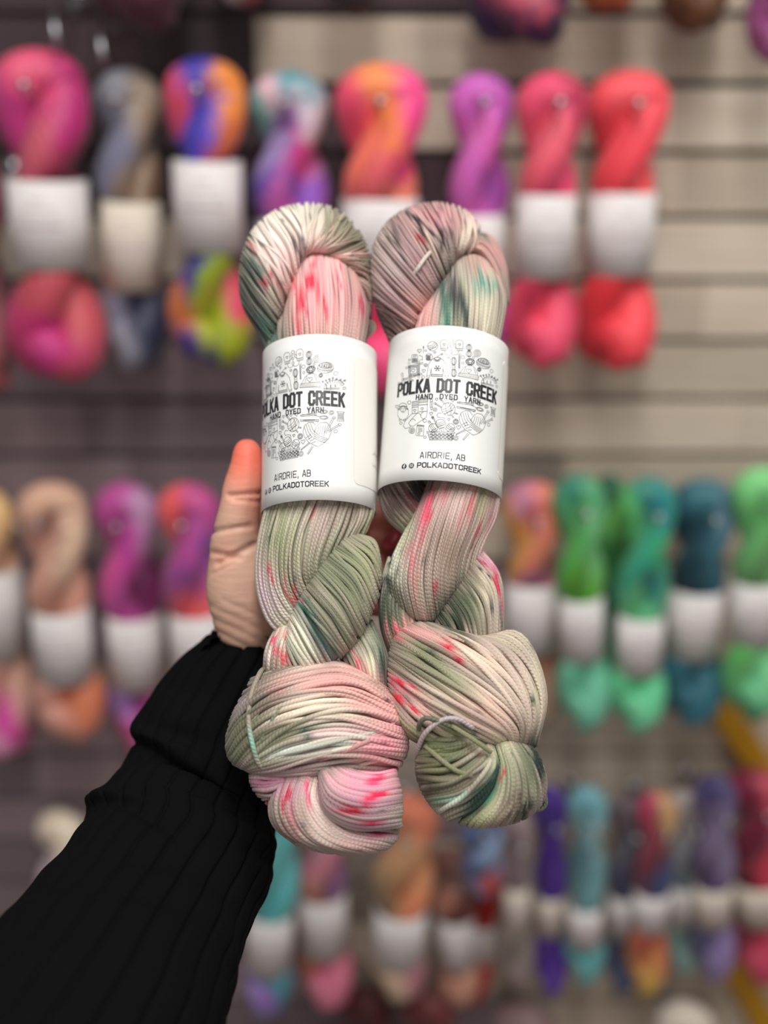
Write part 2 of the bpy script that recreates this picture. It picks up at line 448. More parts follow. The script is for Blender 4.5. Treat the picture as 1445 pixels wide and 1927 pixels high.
G1 = 'yarn skeins in the upper row'
G2 = 'yarn skeins in the middle row'
G3 = 'yarn skeins in the lower row'
G0 = 'yarn skeins above the upper row'
G4 = 'yarn skeins below the lower row'
SK = [
    # upper row
    dict(l='rose and magenta skein, first full one of the upper row', g=G1, top=(72, 92), bot=(112, 722), w=172, lab=(322, 485), ph=2.6,
         a=[(0.05, 0, (225, 90, 125)), (0.15, 0.7, (190, 40, 120)), (0.2, -.6, (215, 70, 150)), (0.3, 0, (205, 95, 115)), (0.35, .8, (150, 40, 80)), (0.62, 0, (190, 80, 90)), (0.72, .7, (205, 90, 100)), (0.8, -.6, (205, 60, 120)), (0.88, 0, (200, 40, 130)), (0.97, .5, (200, 85, 110))]),
    dict(l='slate grey and brown speckled skein with cream band', g=G1, top=(238, 132), bot=(256, 706), w=132, lab=(365, 530), ph=0.4, cream=True,
         a=[(0.04, 0, (170, 170, 180)), (0.12, .5, (165, 145, 125)), (0.15, -.7, (130, 130, 145)), (0.28, -.3, (135, 135, 160)), (0.35, .4, (175, 150, 130)), (0.38, .9, (110, 80, 60)), (0.75, -.4, (150, 148, 165)), (0.8, .6, (45, 50, 80)), (0.92, -.3, (150, 148, 160)), (0.97, .6, (70, 75, 100))]),
    dict(l='royal blue, lime and orange skein in the upper row', g=G1, top=(384, 108), bot=(400, 698), w=150, lab=(290, 456), ph=2.9,
         a=[(0.02, 0, (60, 50, 165)), (0.1, -.8, (230, 85, 115)), (0.1, .8, (235, 145, 60)), (0.2, .7, (220, 120, 60)), (0.2, -.3, (95, 90, 205)), (0.3, -.5, (70, 60, 190)), (0.3, .7, (210, 70, 120)), (0.62, -.5, (50, 45, 140)), (0.62, .3, (150, 170, 20)), (0.7, .9, (215, 70, 100)), (0.78, -.7, (225, 130, 70)), (0.82, .3, (165, 175, 10)), (0.9, .5, (160, 170, 10)), (0.93, -.6, (60, 45, 150)), (1.0, .2, (55, 45, 130))]),
    dict(l='pastel skein of lavender, teal, peach and pink behind the left held skein', g=G1, top=(540, 137), bot=(560, 690), w=145, lab=(400, 550), ph=0.2,
         a=[(0.03, -.3, (225, 190, 200)), (0.03, .4, (90, 165, 175)), (0.1, -.8, (130, 175, 170)), (0.12, .6, (215, 195, 205)), (0.18, -.2, (130, 80, 150)), (0.2, .9, (225, 175, 150)), (0.25, .4, (220, 70, 150)), (0.27, -.5, (185, 165, 215)), (0.33, -.6, (110, 80, 190)), (0.36, .5, (150, 90, 200)), (0.42, 0, (225, 120, 200)), (0.9, 0, (200, 140, 200))]),
    dict(l='hot pink and orange skein between the tops of the held skeins', g=G1, top=(718, 122), bot=(712, 745), w=168, lab=(357, 500), ph=0.1,
         a=[(0.03, 0, (250, 150, 90)), (0.1, -.7, (240, 80, 120)), (0.1, .7, (250, 85, 155)), (0.17, 0, (250, 140, 80)), (0.25, .6, (240, 60, 130)), (0.28, -.4, (250, 125, 105)), (0.35, 0, (240, 110, 120)), (0.36, .6, (235, 140, 110)), (0.7, 0, (235, 70, 120)), (0.85, .2, (250, 85, 140)), (0.95, 0, (250, 90, 150))]),
    dict(l='orchid purple skein in the upper row beside the right held skein', g=G1, top=(905, 140), bot=(898, 690), w=118, lab=(390, 530), ph=0.3,
         a=[(0.05, 0, (215, 110, 200)), (0.12, .6, (190, 90, 180)), (0.2, 0, (225, 110, 190)), (0.3, -.5, (215, 110, 195)), (0.35, .5, (165, 75, 165)), (0.43, 0, (225, 115, 200)), (0.8, 0, (200, 90, 180))]),
    dict(l='coral pink skein, last but one of the upper row', g=G1, top=(1042, 138), bot=(1012, 700), w=130, lab=(352, 508), ph=0.2,
         a=[(0.05, 0, (235, 75, 120)), (0.12, .7, (190, 50, 90)), (0.2, 0, (245, 105, 125)), (0.3, -.5, (240, 100, 120)), (0.36, .4, (235, 80, 125)), (0.68, 0, (200, 50, 85)), (0.8, 0, (248, 90, 120)), (0.92, 0, (245, 90, 125))]),
    dict(l='bright coral red skein at the right end of the upper row', g=G1, top=(1186, 135), bot=(1148, 702), w=150, lab=(348, 502), ph=0.15,
         a=[(0.05, 0, (250, 95, 105)), (0.15, -.6, (240, 80, 95)), (0.2, .5, (252, 85, 100)), (0.3, 0, (250, 80, 95)), (0.36, .5, (250, 95, 100)), (0.68, 0, (225, 50, 65)), (0.8, .4, (252, 85, 95)), (0.88, -.3, (235, 65, 80)), (0.95, .4, (252, 85, 95))]),
    dict(l='dusty maroon skein cut by the left edge, below its neighbour', g=G1, top=(-62, 180), bot=(-20, 752), w=110, lab=None, ph=0.9,
         a=[(0.2, 0, (120, 50, 70)), (0.6, 0, (110, 60, 70)), (0.85, 0, (165, 100, 105)), (0.95, 0, (190, 110, 120))]),
    # middle row
    dict(l='peach and magenta skein cut by the left edge, middle row', g=G2, top=(-22, 925), bot=(22, 1428), w=110, lab=(1055, 1215), ph=0.8,
         a=[(0.05, 0, (240, 200, 140)), (0.2, 0, (225, 180, 150)), (0.6, .2, (225, 175, 160)), (0.7, .5, (225, 180, 160)), (0.8, .3, (225, 85, 170)), (0.95, 0, (235, 165, 200))]),
    dict(l='peach and tan skein with coppery foot, middle row', g=G2, top=(92, 908), bot=(135, 1392), w=128, lab=(1128, 1262), ph=2.8,
         a=[(0.05, 0, (225, 180, 155)), (0.15, 0, (175, 125, 115)), (0.2, .5, (235, 205, 175)), (0.3, -.2, (230, 175, 155)), (0.4, .3, (215, 160, 140)), (0.75, -.5, (210, 155, 140)), (0.8, .6, (215, 130, 95)), (0.92, 0, (205, 145, 130))]),
    dict(l='magenta and orchid skein left of the thumb, middle row', g=G2, top=(235, 912), bot=(268, 1415), w=122, lab=(1138, 1272), ph=0.3,
         a=[(0.05, 0, (205, 95, 170)), (0.12, .7, (190, 150, 185)), (0.2, 0, (200, 75, 165)), (0.3, -.5, (225, 95, 170)), (0.33, .6, (120, 20, 90)), (0.42, 0, (215, 100, 180)), (0.76, -.3, (180, 140, 205)), (0.8, .6, (150, 35, 110)), (0.88, -.4, (190, 50, 120)), (0.97, .2, (225, 150, 190))]),
    dict(l='coral and violet skein just left of the thumb, middle row', g=G2, top=(352, 912), bot=(384, 1400), w=118, lab=(1135, 1268), ph=0.3,
         a=[(0.05, -.4, (250, 110, 110)), (0.08, .5, (205, 85, 150)), (0.15, .6, (140, 85, 170)), (0.22, 0, (205, 90, 170)), (0.32, 0, (150, 80, 155)), (0.42, .2, (248, 115, 115)), (0.85, 0, (200, 70, 150))]),
    dict(l='salmon, gold and purple skein right of the held skeins', g=G2, top=(1004, 908), bot=(992, 1375), w=112, lab=(1080, 1205), ph=0.2,
         a=[(0.05, -.2, (205, 140, 165)), (0.1, 0, (240, 130, 125)), (0.18, .7, (225, 155, 90)), (0.2, -.7, (230, 170, 80)), (0.28, 0, (220, 135, 105)), (0.33, .2, (150, 100, 150)), (0.38, .3, (220, 130, 150)), (0.7, 0, (175, 120, 90)), (0.85, 0, (150, 130, 115))]),
    dict(l='leaf green skein with pale mint foot, middle row', g=G2, top=(1088, 895), bot=(1098, 1378), w=98, lab=(1108, 1222), ph=0.3,
         a=[(0.04, 0, (60, 145, 120)), (0.12, 0, (115, 195, 130)), (0.2, .4, (130, 200, 140)), (0.28, -.2, (95, 180, 95)), (0.36, 0, (110, 180, 60)), (0.42, 0, (95, 165, 50)), (0.7, 0, (120, 205, 170)), (0.85, 0, (125, 200, 170)), (0.97, .2, (110, 180, 155))]),
    dict(l='dark green and lime skein tucked behind the teal one', g=G2, top=(1150, 895), bot=(1142, 1330), w=70, lab=None, ph=1.0, y=1.29, hook=False,
         a=[(0.05, 0, (30, 110, 80)), (0.2, 0, (140, 215, 120)), (0.3, 0, (40, 130, 70)), (0.5, 0, (25, 110, 80)), (0.8, 0, (50, 150, 100))]),
    dict(l='emerald and teal skein with mint foot, middle row', g=G2, top=(1222, 900), bot=(1192, 1378), w=104, lab=(1142, 1248), ph=0.2,
         a=[(0.04, 0, (60, 145, 130)), (0.12, .2, (40, 140, 150)), (0.12, -.7, (110, 200, 120)), (0.2, .3, (80, 210, 140)), (0.28, -.3, (60, 170, 140)), (0.35, .2, (25, 120, 115)), (0.44, 0, (120, 205, 150)), (0.78, 0, (110, 215, 160)), (0.85, -.2, (125, 215, 165)), (0.97, 0, (130, 215, 170))]),
    dict(l='deep petrol blue skein in the middle row', g=G2, top=(1328, 905), bot=(1288, 1362), w=122, lab=(1092, 1215), ph=0.2,
         a=[(0.05, 0, (55, 120, 130)), (0.15, .6, (110, 140, 160)), (0.15, -.6, (20, 80, 100)), (0.25, .3, (65, 130, 145)), (0.33, -.4, (10, 60, 70)), (0.38, 0, (10, 80, 100)), (0.72, 0, (60, 125, 140)), (0.85, 0, (40, 105, 120)), (0.95, 0, (65, 135, 150))]),
    dict(l='pale apple green skein cut by the right edge, middle row', g=G2, top=(1436, 882), bot=(1408, 1355), w=108, lab=(1078, 1190), ph=0.2,
         a=[(0.05, 0, (140, 220, 145)), (0.2, 0, (110, 190, 115)), (0.35, 0, (115, 170, 110)), (0.65, -.5, (110, 195, 110)), (0.7, .2, (145, 225, 160)), (0.85, 0, (120, 200, 150)), (0.97, 0, (70, 150, 100))]),
    # lower row
    dict(l='cream and pale pink skein left of the sleeve, lower row', g=G3, top=(112, 1532), bot=(150, 1880), w=104, lab=(1690, 1790), ph=0.6,
         a=[(0.1, 0, (240, 225, 200)), (0.2, -.2, (230, 205, 215)), (0.3, .3, (240, 228, 205)), (0.8, 0, (235, 210, 200))]),
    dict(l='aqua skein with violet foot right of the sleeve', g=G3, top=(520, 1500), bot=(500, 1905), w=104, lab=(1702, 1808), ph=0.5,
         a=[(0.1, 0, (110, 195, 195)), (0.3, 0, (120, 205, 205)), (0.45, 0, (100, 190, 190)), (0.78, .2, (70, 150, 160)), (0.83, -.3, (170, 145, 210)), (0.9, 0, (165, 100, 190)), (0.97, 0, (120, 160, 190))]),
    dict(l='candy pink skein under the left held skein', g=G3, top=(600, 1520), bot=(616, 1888), w=106, lab=(1668, 1775), ph=0.4,
         a=[(0.1, 0, (225, 150, 170)), (0.25, 0, (225, 145, 165)), (0.35, .5, (150, 110, 150)), (0.38, 0, (225, 160, 140)), (0.7, -.4, (205, 130, 90)), (0.8, 0, (235, 135, 165)), (0.92, 0, (235, 140, 165))]),
    dict(l='peach and apricot skein with cream foot, lower row', g=G3, top=(768, 1500), bot=(745, 1868), w=118, lab=(1695, 1795), ph=0.3,
         a=[(0.05, 0, (215, 125, 95)), (0.2, -.2, (220, 170, 130)), (0.35, .6, (225, 160, 115)), (0.42, -.5, (195, 165, 125)), (0.47, .3, (240, 150, 110)), (0.8, .4, (180, 120, 130)), (0.85, -.4, (225, 195, 165)), (0.95, 0, (215, 190, 165))]),
    dict(l='dusty rust and blush skein with white band, lower row', g=G3, top=(852, 1600), bot=(862, 1882), w=90, lab=(1715, 1805), ph=0.6,
         a=[(0.1, 0, (140, 100, 90)), (0.25, -.3, (200, 140, 120)), (0.35, .5, (130, 75, 70)), (0.8, -.4, (195, 140, 120)), (0.92, 0, (200, 150, 130))]),
    dict(l='scarlet skein behind the dusty rust one, lower row', g=G3, top=(918, 1565), bot=(890, 1892), w=66, lab=(1728, 1795), ph=0.9, y=1.30,
         a=[(0.1, 0, (180, 40, 40)), (0.3, 0, (190, 35, 35)), (0.45, 0, (185, 25, 25)), (0.8, 0, (185, 25, 30)), (0.95, 0, (175, 30, 30))]),
    dict(l='denim blue and rust speckled skein below the right held skein', g=G3, top=(905, 1510), bot=(905, 1672), w=84, lab=None, ph=0.5, Y=1.2,
         a=[(0.3, -.5, (95, 110, 150)), (0.5, .4, (140, 160, 190)), (0.7, 0, (80, 95, 135)), (0.85, .3, (170, 60, 50)), (0.95, -.3, (110, 130, 165))]),
    dict(l='mauve grey skein left of the violet one, lower row', g=G3, top=(972, 1525), bot=(972, 1862), w=62, lab=(1658, 1735), ph=0.4, cream=True,
         a=[(0.1, 0, (165, 145, 145)), (0.3, 0, (145, 125, 130)), (0.5, 0, (170, 155, 150)), (0.75, 0, (140, 130, 122)), (0.9, 0, (150, 130, 128))]),
    dict(l='vivid violet skein in the lower row', g=G3, top=(1036, 1482), bot=(1036, 1878), w=64, lab=(1672, 1742), ph=0.4, cream=True,
         a=[(0.1, 0, (85, 55, 150)), (0.22, .4, (115, 75, 185)), (0.3, -.4, (75, 35, 145)), (0.6, 0, (90, 55, 160)), (0.8, 0, (95, 55, 165)), (0.93, 0, (115, 75, 170))]),
    dict(l='pale aqua skein right of the violet one, lower row', g=G3, top=(1106, 1482), bot=(1098, 1852), w=76, lab=(1692, 1762), ph=0.4,
         a=[(0.08, 0, (120, 175, 185)), (0.2, 0, (160, 195, 195)), (0.3, -.5, (80, 120, 130)), (0.4, 0, (120, 165, 170)), (0.75, 0, (100, 165, 165)), (0.92, 0, (110, 175, 175))]),
    dict(l='charcoal and navy speckled skein with white band, lower row', g=G3, top=(1182, 1500), bot=(1166, 1872), w=68, lab=(1672, 1745), ph=0.5,
         a=[(0.1, 0, (120, 105, 110)), (0.25, 0, (110, 110, 125)), (0.4, 0, (85, 85, 115)), (0.75, 0, (85, 90, 115)), (0.93, 0, (90, 100, 130))]),
    dict(l='maroon skein with yellow and orange foot, lower row', g=G3, top=(1240, 1492), bot=(1212, 1872), w=78, lab=(1665, 1732), ph=0.5,
         a=[(0.05, -.4, (195, 70, 110)), (0.1, .3, (205, 165, 120)), (0.28, 0, (125, 50, 70)), (0.38, .4, (75, 85, 130)), (0.68, 0, (195, 85, 75)), (0.8, 0, (205, 140, 90)), (0.93, 0, (210, 180, 80))]),
    dict(l='silver grey skein with seafoam foot, lower row', g=G3, top=(1290, 1490), bot=(1282, 1832), w=74, lab=(1652, 1725), ph=0.4,
         a=[(0.08, 0, (190, 180, 180)), (0.25, 0, (170, 165, 170)), (0.42, 0, (140, 150, 160)), (0.75, 0, (140, 175, 170)), (0.92, 0, (145, 175, 170))]),
    dict(l='lavender skein with navy top, lower row', g=G3, top=(1345, 1462), bot=(1338, 1845), w=82, lab=(1652, 1722), ph=0.4, cream=True,
         a=[(0.04, 0, (75, 65, 115)), (0.15, 0, (140, 125, 160)), (0.3, 0, (145, 130, 160)), (0.42, -.4, (100, 80, 120)), (0.72, -.4, (90, 90, 125)), (0.8, .3, (150, 130, 175)), (0.95, 0, (140, 125, 165))]),
    dict(l='crimson and raspberry skein at the right end of the lower row', g=G3, top=(1418, 1452), bot=(1432, 1842), w=112, lab=(1640, 1712), ph=0.5, cream=True,
         a=[(0.05, -.3, (140, 35, 70)), (0.15, .4, (205, 85, 105)), (0.3, -.2, (120, 25, 60)), (0.4, .3, (215, 75, 100)), (0.6, -.3, (110, 15, 50)), (0.75, .3, (215, 80, 110)), (0.93, 0, (210, 80, 110))]),
    # lower ends of the row above
    dict(l='dark plum skein cut by the top edge, left of the others', g=G0, top=(262, -450), bot=(255, 48), w=190, lab=None, ph=0.3,
         a=[(0.5, 0, (90, 30, 60)), (0.9, 0, (75, 20, 45))]),
    dict(l='cream and grey skein peeking from the top edge', g=G0, top=(455, -450), bot=(452, 18), w=120, lab=None, ph=0.6,
         a=[(0.5, 0, (150, 140, 140)), (0.9, -.4, (200, 195, 190)), (0.95, .5, (165, 70, 80))]),
    dict(l='almost black skein peeking from the top edge', g=G0, top=(668, -450), bot=(662, 40), w=130, lab=None, ph=0.6,
         a=[(0.5, 0, (60, 40, 45)), (0.9, 0, (45, 32, 36))]),
    dict(l='rose skein with dark violet foot cut by the top edge', g=G0, top=(985, -450), bot=(972, 80), w=190, lab=None, ph=0.2,
         a=[(0.5, 0, (150, 60, 80)), (0.82, 0, (195, 90, 110)), (0.875, 0, (200, 90, 110)), (0.925, -.8, (45, 28, 75)), (0.925, 0, (45, 28, 75)), (0.925, .8, (45, 28, 75)), (0.97, 0, (45, 28, 75)), (0.97, -.7, (45, 28, 75)), (0.97, .7, (45, 28, 75))]),
    dict(l='amber orange skein peeking from the top edge', g=G0, top=(1155, -450), bot=(1140, 28), w=130, lab=None, ph=0.5,
         a=[(0.5, 0, (190, 100, 50)), (0.9, 0, (205, 120, 50)), (0.97, 0, (160, 75, 40))]),
    dict(l='chocolate brown skein cut by the top edge', g=G0, top=(1325, -450), bot=(1305, 72), w=125, lab=None, ph=0.4,
         a=[(0.5, 0, (85, 55, 25)), (0.9, 0, (105, 65, 30)), (0.97, .3, (90, 60, 30))]),
    dict(l='purple and pink skein in the top right corner', g=G0, top=(1470, -420), bot=(1448, 132), w=88, lab=None, ph=0.4,
         a=[(0.5, 0, (120, 40, 100)), (0.85, 0, (140, 50, 110)), (0.9, 0, (190, 130, 175)), (0.95, 0, (190, 80, 150)), (0.99, 0, (75, 55, 110))]),
    # tops of the row below
    dict(l='dark red skein at the bottom edge, left of its neighbour', g=G4, top=(690, 1862), bot=(690, 2280), w=102, lab=None, ph=0.4,
         a=[(0.05, 0, (90, 25, 32)), (0.3, 0, (75, 15, 22))]),
    dict(l='wine brown skein at the bottom edge below the scarlet one', g=G4, top=(806, 1868), bot=(804, 2280), w=102, lab=None, ph=0.4,
         a=[(0.05, 0, (115, 50, 50)), (0.3, 0, (85, 25, 30))]),
    dict(l='mauve skein at the bottom edge below the violet one', g=G4, top=(985, 1895), bot=(980, 2290), w=120, lab=None, ph=0.4,
         a=[(0.05, 0, (150, 125, 125)), (0.3, 0, (120, 90, 95))]),
    dict(l='ivory skein at the bottom edge near the yellow rail', g=G4, top=(1290, 1893), bot=(1285, 2290), w=110, lab=None, ph=0.4,
         a=[(0.05, 0, (230, 218, 205)), (0.3, 0, (220, 205, 195))]),
]
for k, s in enumerate(SK):
    Y = s.get('Y', s.get('y', (1.232, 1.272)[k % 2]))  # neighbours hang at slightly different depths
    bg_skein('yarn_skein', s['l'], s['a'], s['top'], s['bot'], s['w'], s['lab'], Y=Y, phase=s['ph'], group=s['g'],
             hook=s.get('hook', s['top'][1] > -100), cream=s.get('cream', False))

# mustard slanted rails of a stand in front of the wall at the right
for k, (a, b_, lab) in enumerate([((1335, 1300), (1500, 1545), 'mustard yellow slanted rail between middle and lower rows'),
                                  ((1352, 1770), (1500, 2030), 'mustard yellow slanted rail in the bottom right corner')]):
    B = Bag()
    p, q = W(a[0], a[1], 1.342), W(b_[0], b_[1], 1.342)
    d = q - p; L = np.linalg.norm(d); d /= L
    s_ = np.cross(d, [0, 1.0, 0])
    prof = [(-1, -.8), (-.8, -1), (.8, -1), (1, -.8), (1, .8), (.8, 1), (-.8, 1), (-1, .8)]
    V = [pt + s_ * (x * 0.019) + np.array([0, 1.0, 0]) * y * 0.011 for pt in (p, q) for x, y in prof]
    F = grid_faces(2, 8, True).tolist() + [list(range(8))[::-1], list(range(8, 16))]
    B.add(V, F)
    tag(B.build('wooden_rail', M_MUSTARD, smooth=False), lab, 'rail', 'mustard rails')

# two spare wire hooks above the upper row
for (x, y, lab) in [(112, 30, 'empty chrome hook above the rose skein'), (197, 62, 'empty chrome hook above the slate grey skein')]:
    hz = W(x, y, 1.24)
    hp = [np.array([hz[0] - 0.01, WALL_Y - 0.001, hz[2] + 0.03]), hz + [-0.006, 0.04, 0.025], hz + [0, -0.02, 0.0], hz + [0.004, -0.035, -0.02], hz + [0.004, -0.03, -0.032]]
    V, F, U = tube(catmull(hp, 20), 0.003, 8)
    B = Bag(); B.add(V, F)
    V, F = box(hz[0] - 0.01, WALL_Y - 0.003, hz[2] + 0.03, 0.018, 0.004, 0.04); B.add(V, F)
    tag(B.build('display_hook', M_METAL), lab, 'hook', 'wire hooks on the display wall')

# ================================================================== HELD SKEINS
CREAM, SAGE, BLUSH, MAUVE, TEAL = (236, 231, 216), (150, 154, 128), (230, 178, 178), (164, 140, 142), (28, 92, 80)
HOT, NIGHT, DKGREEN, PALEMINT, LILAC = (226, 38, 88), (48, 50, 58), (62, 78, 52), (190, 215, 196), (205, 190, 200)
OLIVE, BROWNG = (116, 120, 94), (110, 98, 88)


class Dye:
    """where each dye sits on a hank: (x, y, rx, ry, angle, colour, strength)"""
    def __init__(s, zones, base, seed):
        s.z = zones; s.base = base
        r = np.random.default_rng(seed)
        s.ph = r.uniform(0, 6.28, (6,)); s.seed = seed

    def __call__(s, x, y, sid):
        """x, y (strands, points); sid (strands,) random number per strand"""
        sid = np.asarray(sid)
        if sid.ndim < x.ndim: sid = sid[:, None]
        t = 0.5 + 0.5 * np.sin(x * 0.021 + y * 0.013 + s.ph[0] + sid * 1.8) * np.cos(y * 0.027 - x * 0.009 + s.ph[1] + sid)
        c = s.base
        col = srgb(c[0]) * (1 - t[..., None]) + srgb(c[1]) * t[..., None]
        t2 = np.clip(0.5 + 0.9 * np.sin(x * 0.035 - y * 0.022 + s.ph[2] + sid * 2.5), 0, 1) * 0.26
        col = col * (1 - t2[..., None]) + srgb(c[2]) * t2[..., None]
        for (zx, zy, rx, ry, ang, zc, st) in s.z:
            a = math.radians(ang)
            dx, dy = x - zx, y - zy
            u = (dx * math.cos(a) + dy * math.sin(a)) / rx
            v = (-dx * math.sin(a) + dy * math.cos(a)) / ry
            sharp = 1.0 if max(rx, ry) > 26 else 1.6
            w = np.exp(-(u * u + v * v) ** sharp * 0.9) * st
            n_ = rng.normal(0, 0.22, w.shape) if max(rx, ry) <= 40 else 0.0
            w = np.clip(w * (1.22 + 0.32 * np.sin(sid * 40 + zx) + n_), 0, 1)[..., None]
            col = col * (1 - w) + srgb(zc) * w
        return np.clip(col, 0, 1) ** 1.34 * np.array([1.12, 1.12, 1.17])


def lobe(bag, guides, N, D, n0, dye, rad=0.00085, p=0.6, dmin=0.3, back=0.8, cross=0.03, loose=0.0, pts=44, tpow=0.5, jit=12, lift=0.0, dk=None, rough=1.0):
    """a bulge of yarn: N strands follow the guide curves across its front and close round the back"""
    M = 25
    G = np.stack([catmull(np.array(g, float), M) for g in guides])            # K, M, 2
    K = len(G)
    # smooth across guides
    gd = np.linalg.norm(np.diff(G, axis=0), axis=2)                           # K-1, M
    gd = gd[:, 6:19].mean(1) + 0.35 * gd.max(1)
    kn = np.concatenate([[0], np.cumsum(gd)]); kn /= kn[-1]
    kq = np.interp(np.linspace(0, 1, 121), kn, np.arange(K))
    Ge = np.concatenate([2 * G[:1] - G[1:2], G, 2 * G[-1:] - G[-2:-1]], 0)
    ki = np.minimum(kq.astype(int), K - 2); kf = (kq - ki)[:, None, None]
    q0, q1, q2, q3 = Ge[ki], Ge[ki + 1], Ge[ki + 2], Ge[ki + 3]
    sm = 0.5 * (2 * q1 + (q2 - q0) * kf + (2 * q0 - 5 * q1 + 4 * q2 - q3) * kf ** 2 + (3 * q1 - q0 - 3 * q2 + q3) * kf ** 3)
    sm = sm.transpose(1, 0, 2)                                                # M,121,2
    half = pts // 2
    th = np.linspace(0, math.pi, half)
    sF = (1 - np.cos(th)) / 2

    def at(t, s):
        t = np.clip(t, 0, 1) * 120; s = np.clip(s, 0, 1) * (M - 1)
        i = np.minimum(t.astype(int), 119); j = np.minimum(s.astype(int), M - 2)
        a, b_ = (t - i)[..., None], (s - j)[..., None]
        return (sm[j, i] * (1 - a) + sm[j, i + 1] * a) * (1 - b_) + (sm[j + 1, i] * (1 - a) + sm[j + 1, i + 1] * a) * b_

    def surf(t0, t1, dd, sgn, s):
        t = t0[:, None] * (1 - s)[None] + t1[:, None] * s[None]
        q = at(t, np.broadcast_to(s, t.shape))
        dome = dmin + (1 - dmin) * np.clip(1 - (2 * t - 1) ** 2, 0, 1) ** tpow
        if dk is not None: dome = np.interp(t, np.linspace(0, 1, len(dk)), dk)
        nn = n0 + sgn * (D * (dome) + dd[:, None]) * (np.sin(np.arccos(np.clip(1 - 2 * s, -1, 1))) ** p)[None]
        return q, nn
    t0 = np.clip((np.arange(N) + 0.5) / N + rng.normal(0, 0.35 / N, N), 0, 1)
    t1 = np.clip(t0 + rng.normal(0, cross, N), 0, 1)
    nl = int(N * loose)
    if nl:
        idx = rng.choice(N, nl, replace=False)
        t1[idx] = np.clip(t0[idx] + rng.uniform(-0.22, 0.22, nl), 0, 1)
    dd = rng.normal(0, 0.0005 * rough, N) + lift
    if nl: dd[idx] += 0.0009
    sid = rng.uniform(0, 1, N)
    qf, nf = surf(t0, t1, dd, 1, sF)
    qb, nb = surf(t0, t1, dd * 0, -back, sF[::-1][1:-1])
    Q = np.concatenate([qf, qb], 1); NN = np.concatenate([nf, nb], 1)
    P = H(Q[..., 0], Q[..., 1], NN)
    # dye slides along each strand a little, so splashes have streaky edges
    dirx = np.gradient(Q[..., 0], axis=1); diry = np.gradient(Q[..., 1], axis=1)
    nl_ = np.sqrt(dirx ** 2 + diry ** 2) + 1e-6
    sh = (rng.normal(0, jit, N))[:, None]
    Cc = dye(Q[..., 0] + dirx / nl_ * sh, Q[..., 1] + diry / nl_ * sh, sid)
    Cc = Cc * (1 + rng.normal(0, 0.09, N))[:, None, None]
    # small specks of dye
    sp = rng.random(Cc.shape[:2]) < 0.004
    Cc[sp] = Cc[sp] * 0.45 + srgb(NIGHT) * 0.55
    sides = 7
    rr = rad * (1 + rng.normal(0, 0.08, N))
    for i in range(N):
        V, F, U = tube(P[i], rr[i], sides, closed=True)
        bag.add(V, F, np.repeat(np.clip(Cc[i], 0, 1), sides, 0), U)
    # inner body that the strands lie on
    T = np.linspace(0.0, 1, 24)
    qf, nf = surf(T, T, np.full(24, -0.0020), 1, sF)
    qb, nb = surf(T, T, np.full(24, -0.0020), -back, sF[::-1][1:-1])
    Q = np.concatenate([qf, qb], 1); NN = np.concatenate([nf, nb], 1)
    cen = Q.mean(1, keepdims=True)
    Q2 = cen + (Q - cen) * 0.96
    P = H(Q2[..., 0], Q2[..., 1], NN)
    Cc = dye(Q[..., 0], Q[..., 1], np.full(24, 0.5))
    U = np.stack([np.tile(np.linspace(0, 1, Q.shape[1]), 24), np.repeat(T, Q.shape[1])], -1)
    F = grid_faces(24, Q.shape[1], True).tolist()
    m_ = Q.shape[1]
    F.append(list(range(m_))[::-1]); F.append([23 * m_ + k for k in range(m_)])
    bag.add(P.reshape(-1, 3), F, Cc.reshape(-1, 3), U * 0)


def strand(bag, pts, dye, rad=0.0009, n=40):
    """one loose strand: (x, y, forward) points"""
    Q = catmull(np.array(pts, float), n)
    P = H(Q[:, 0], Q[:, 1], Q[:, 2] / 1000)
    V, F, U = tube(P, rad, 8)
    c = dye(Q[None, :, 0], Q[None, :, 1], np.array([rng.random()]))[0]
    bag.add(V, F, np.repeat(np.clip(c, 0, 1), 8, 0), U)


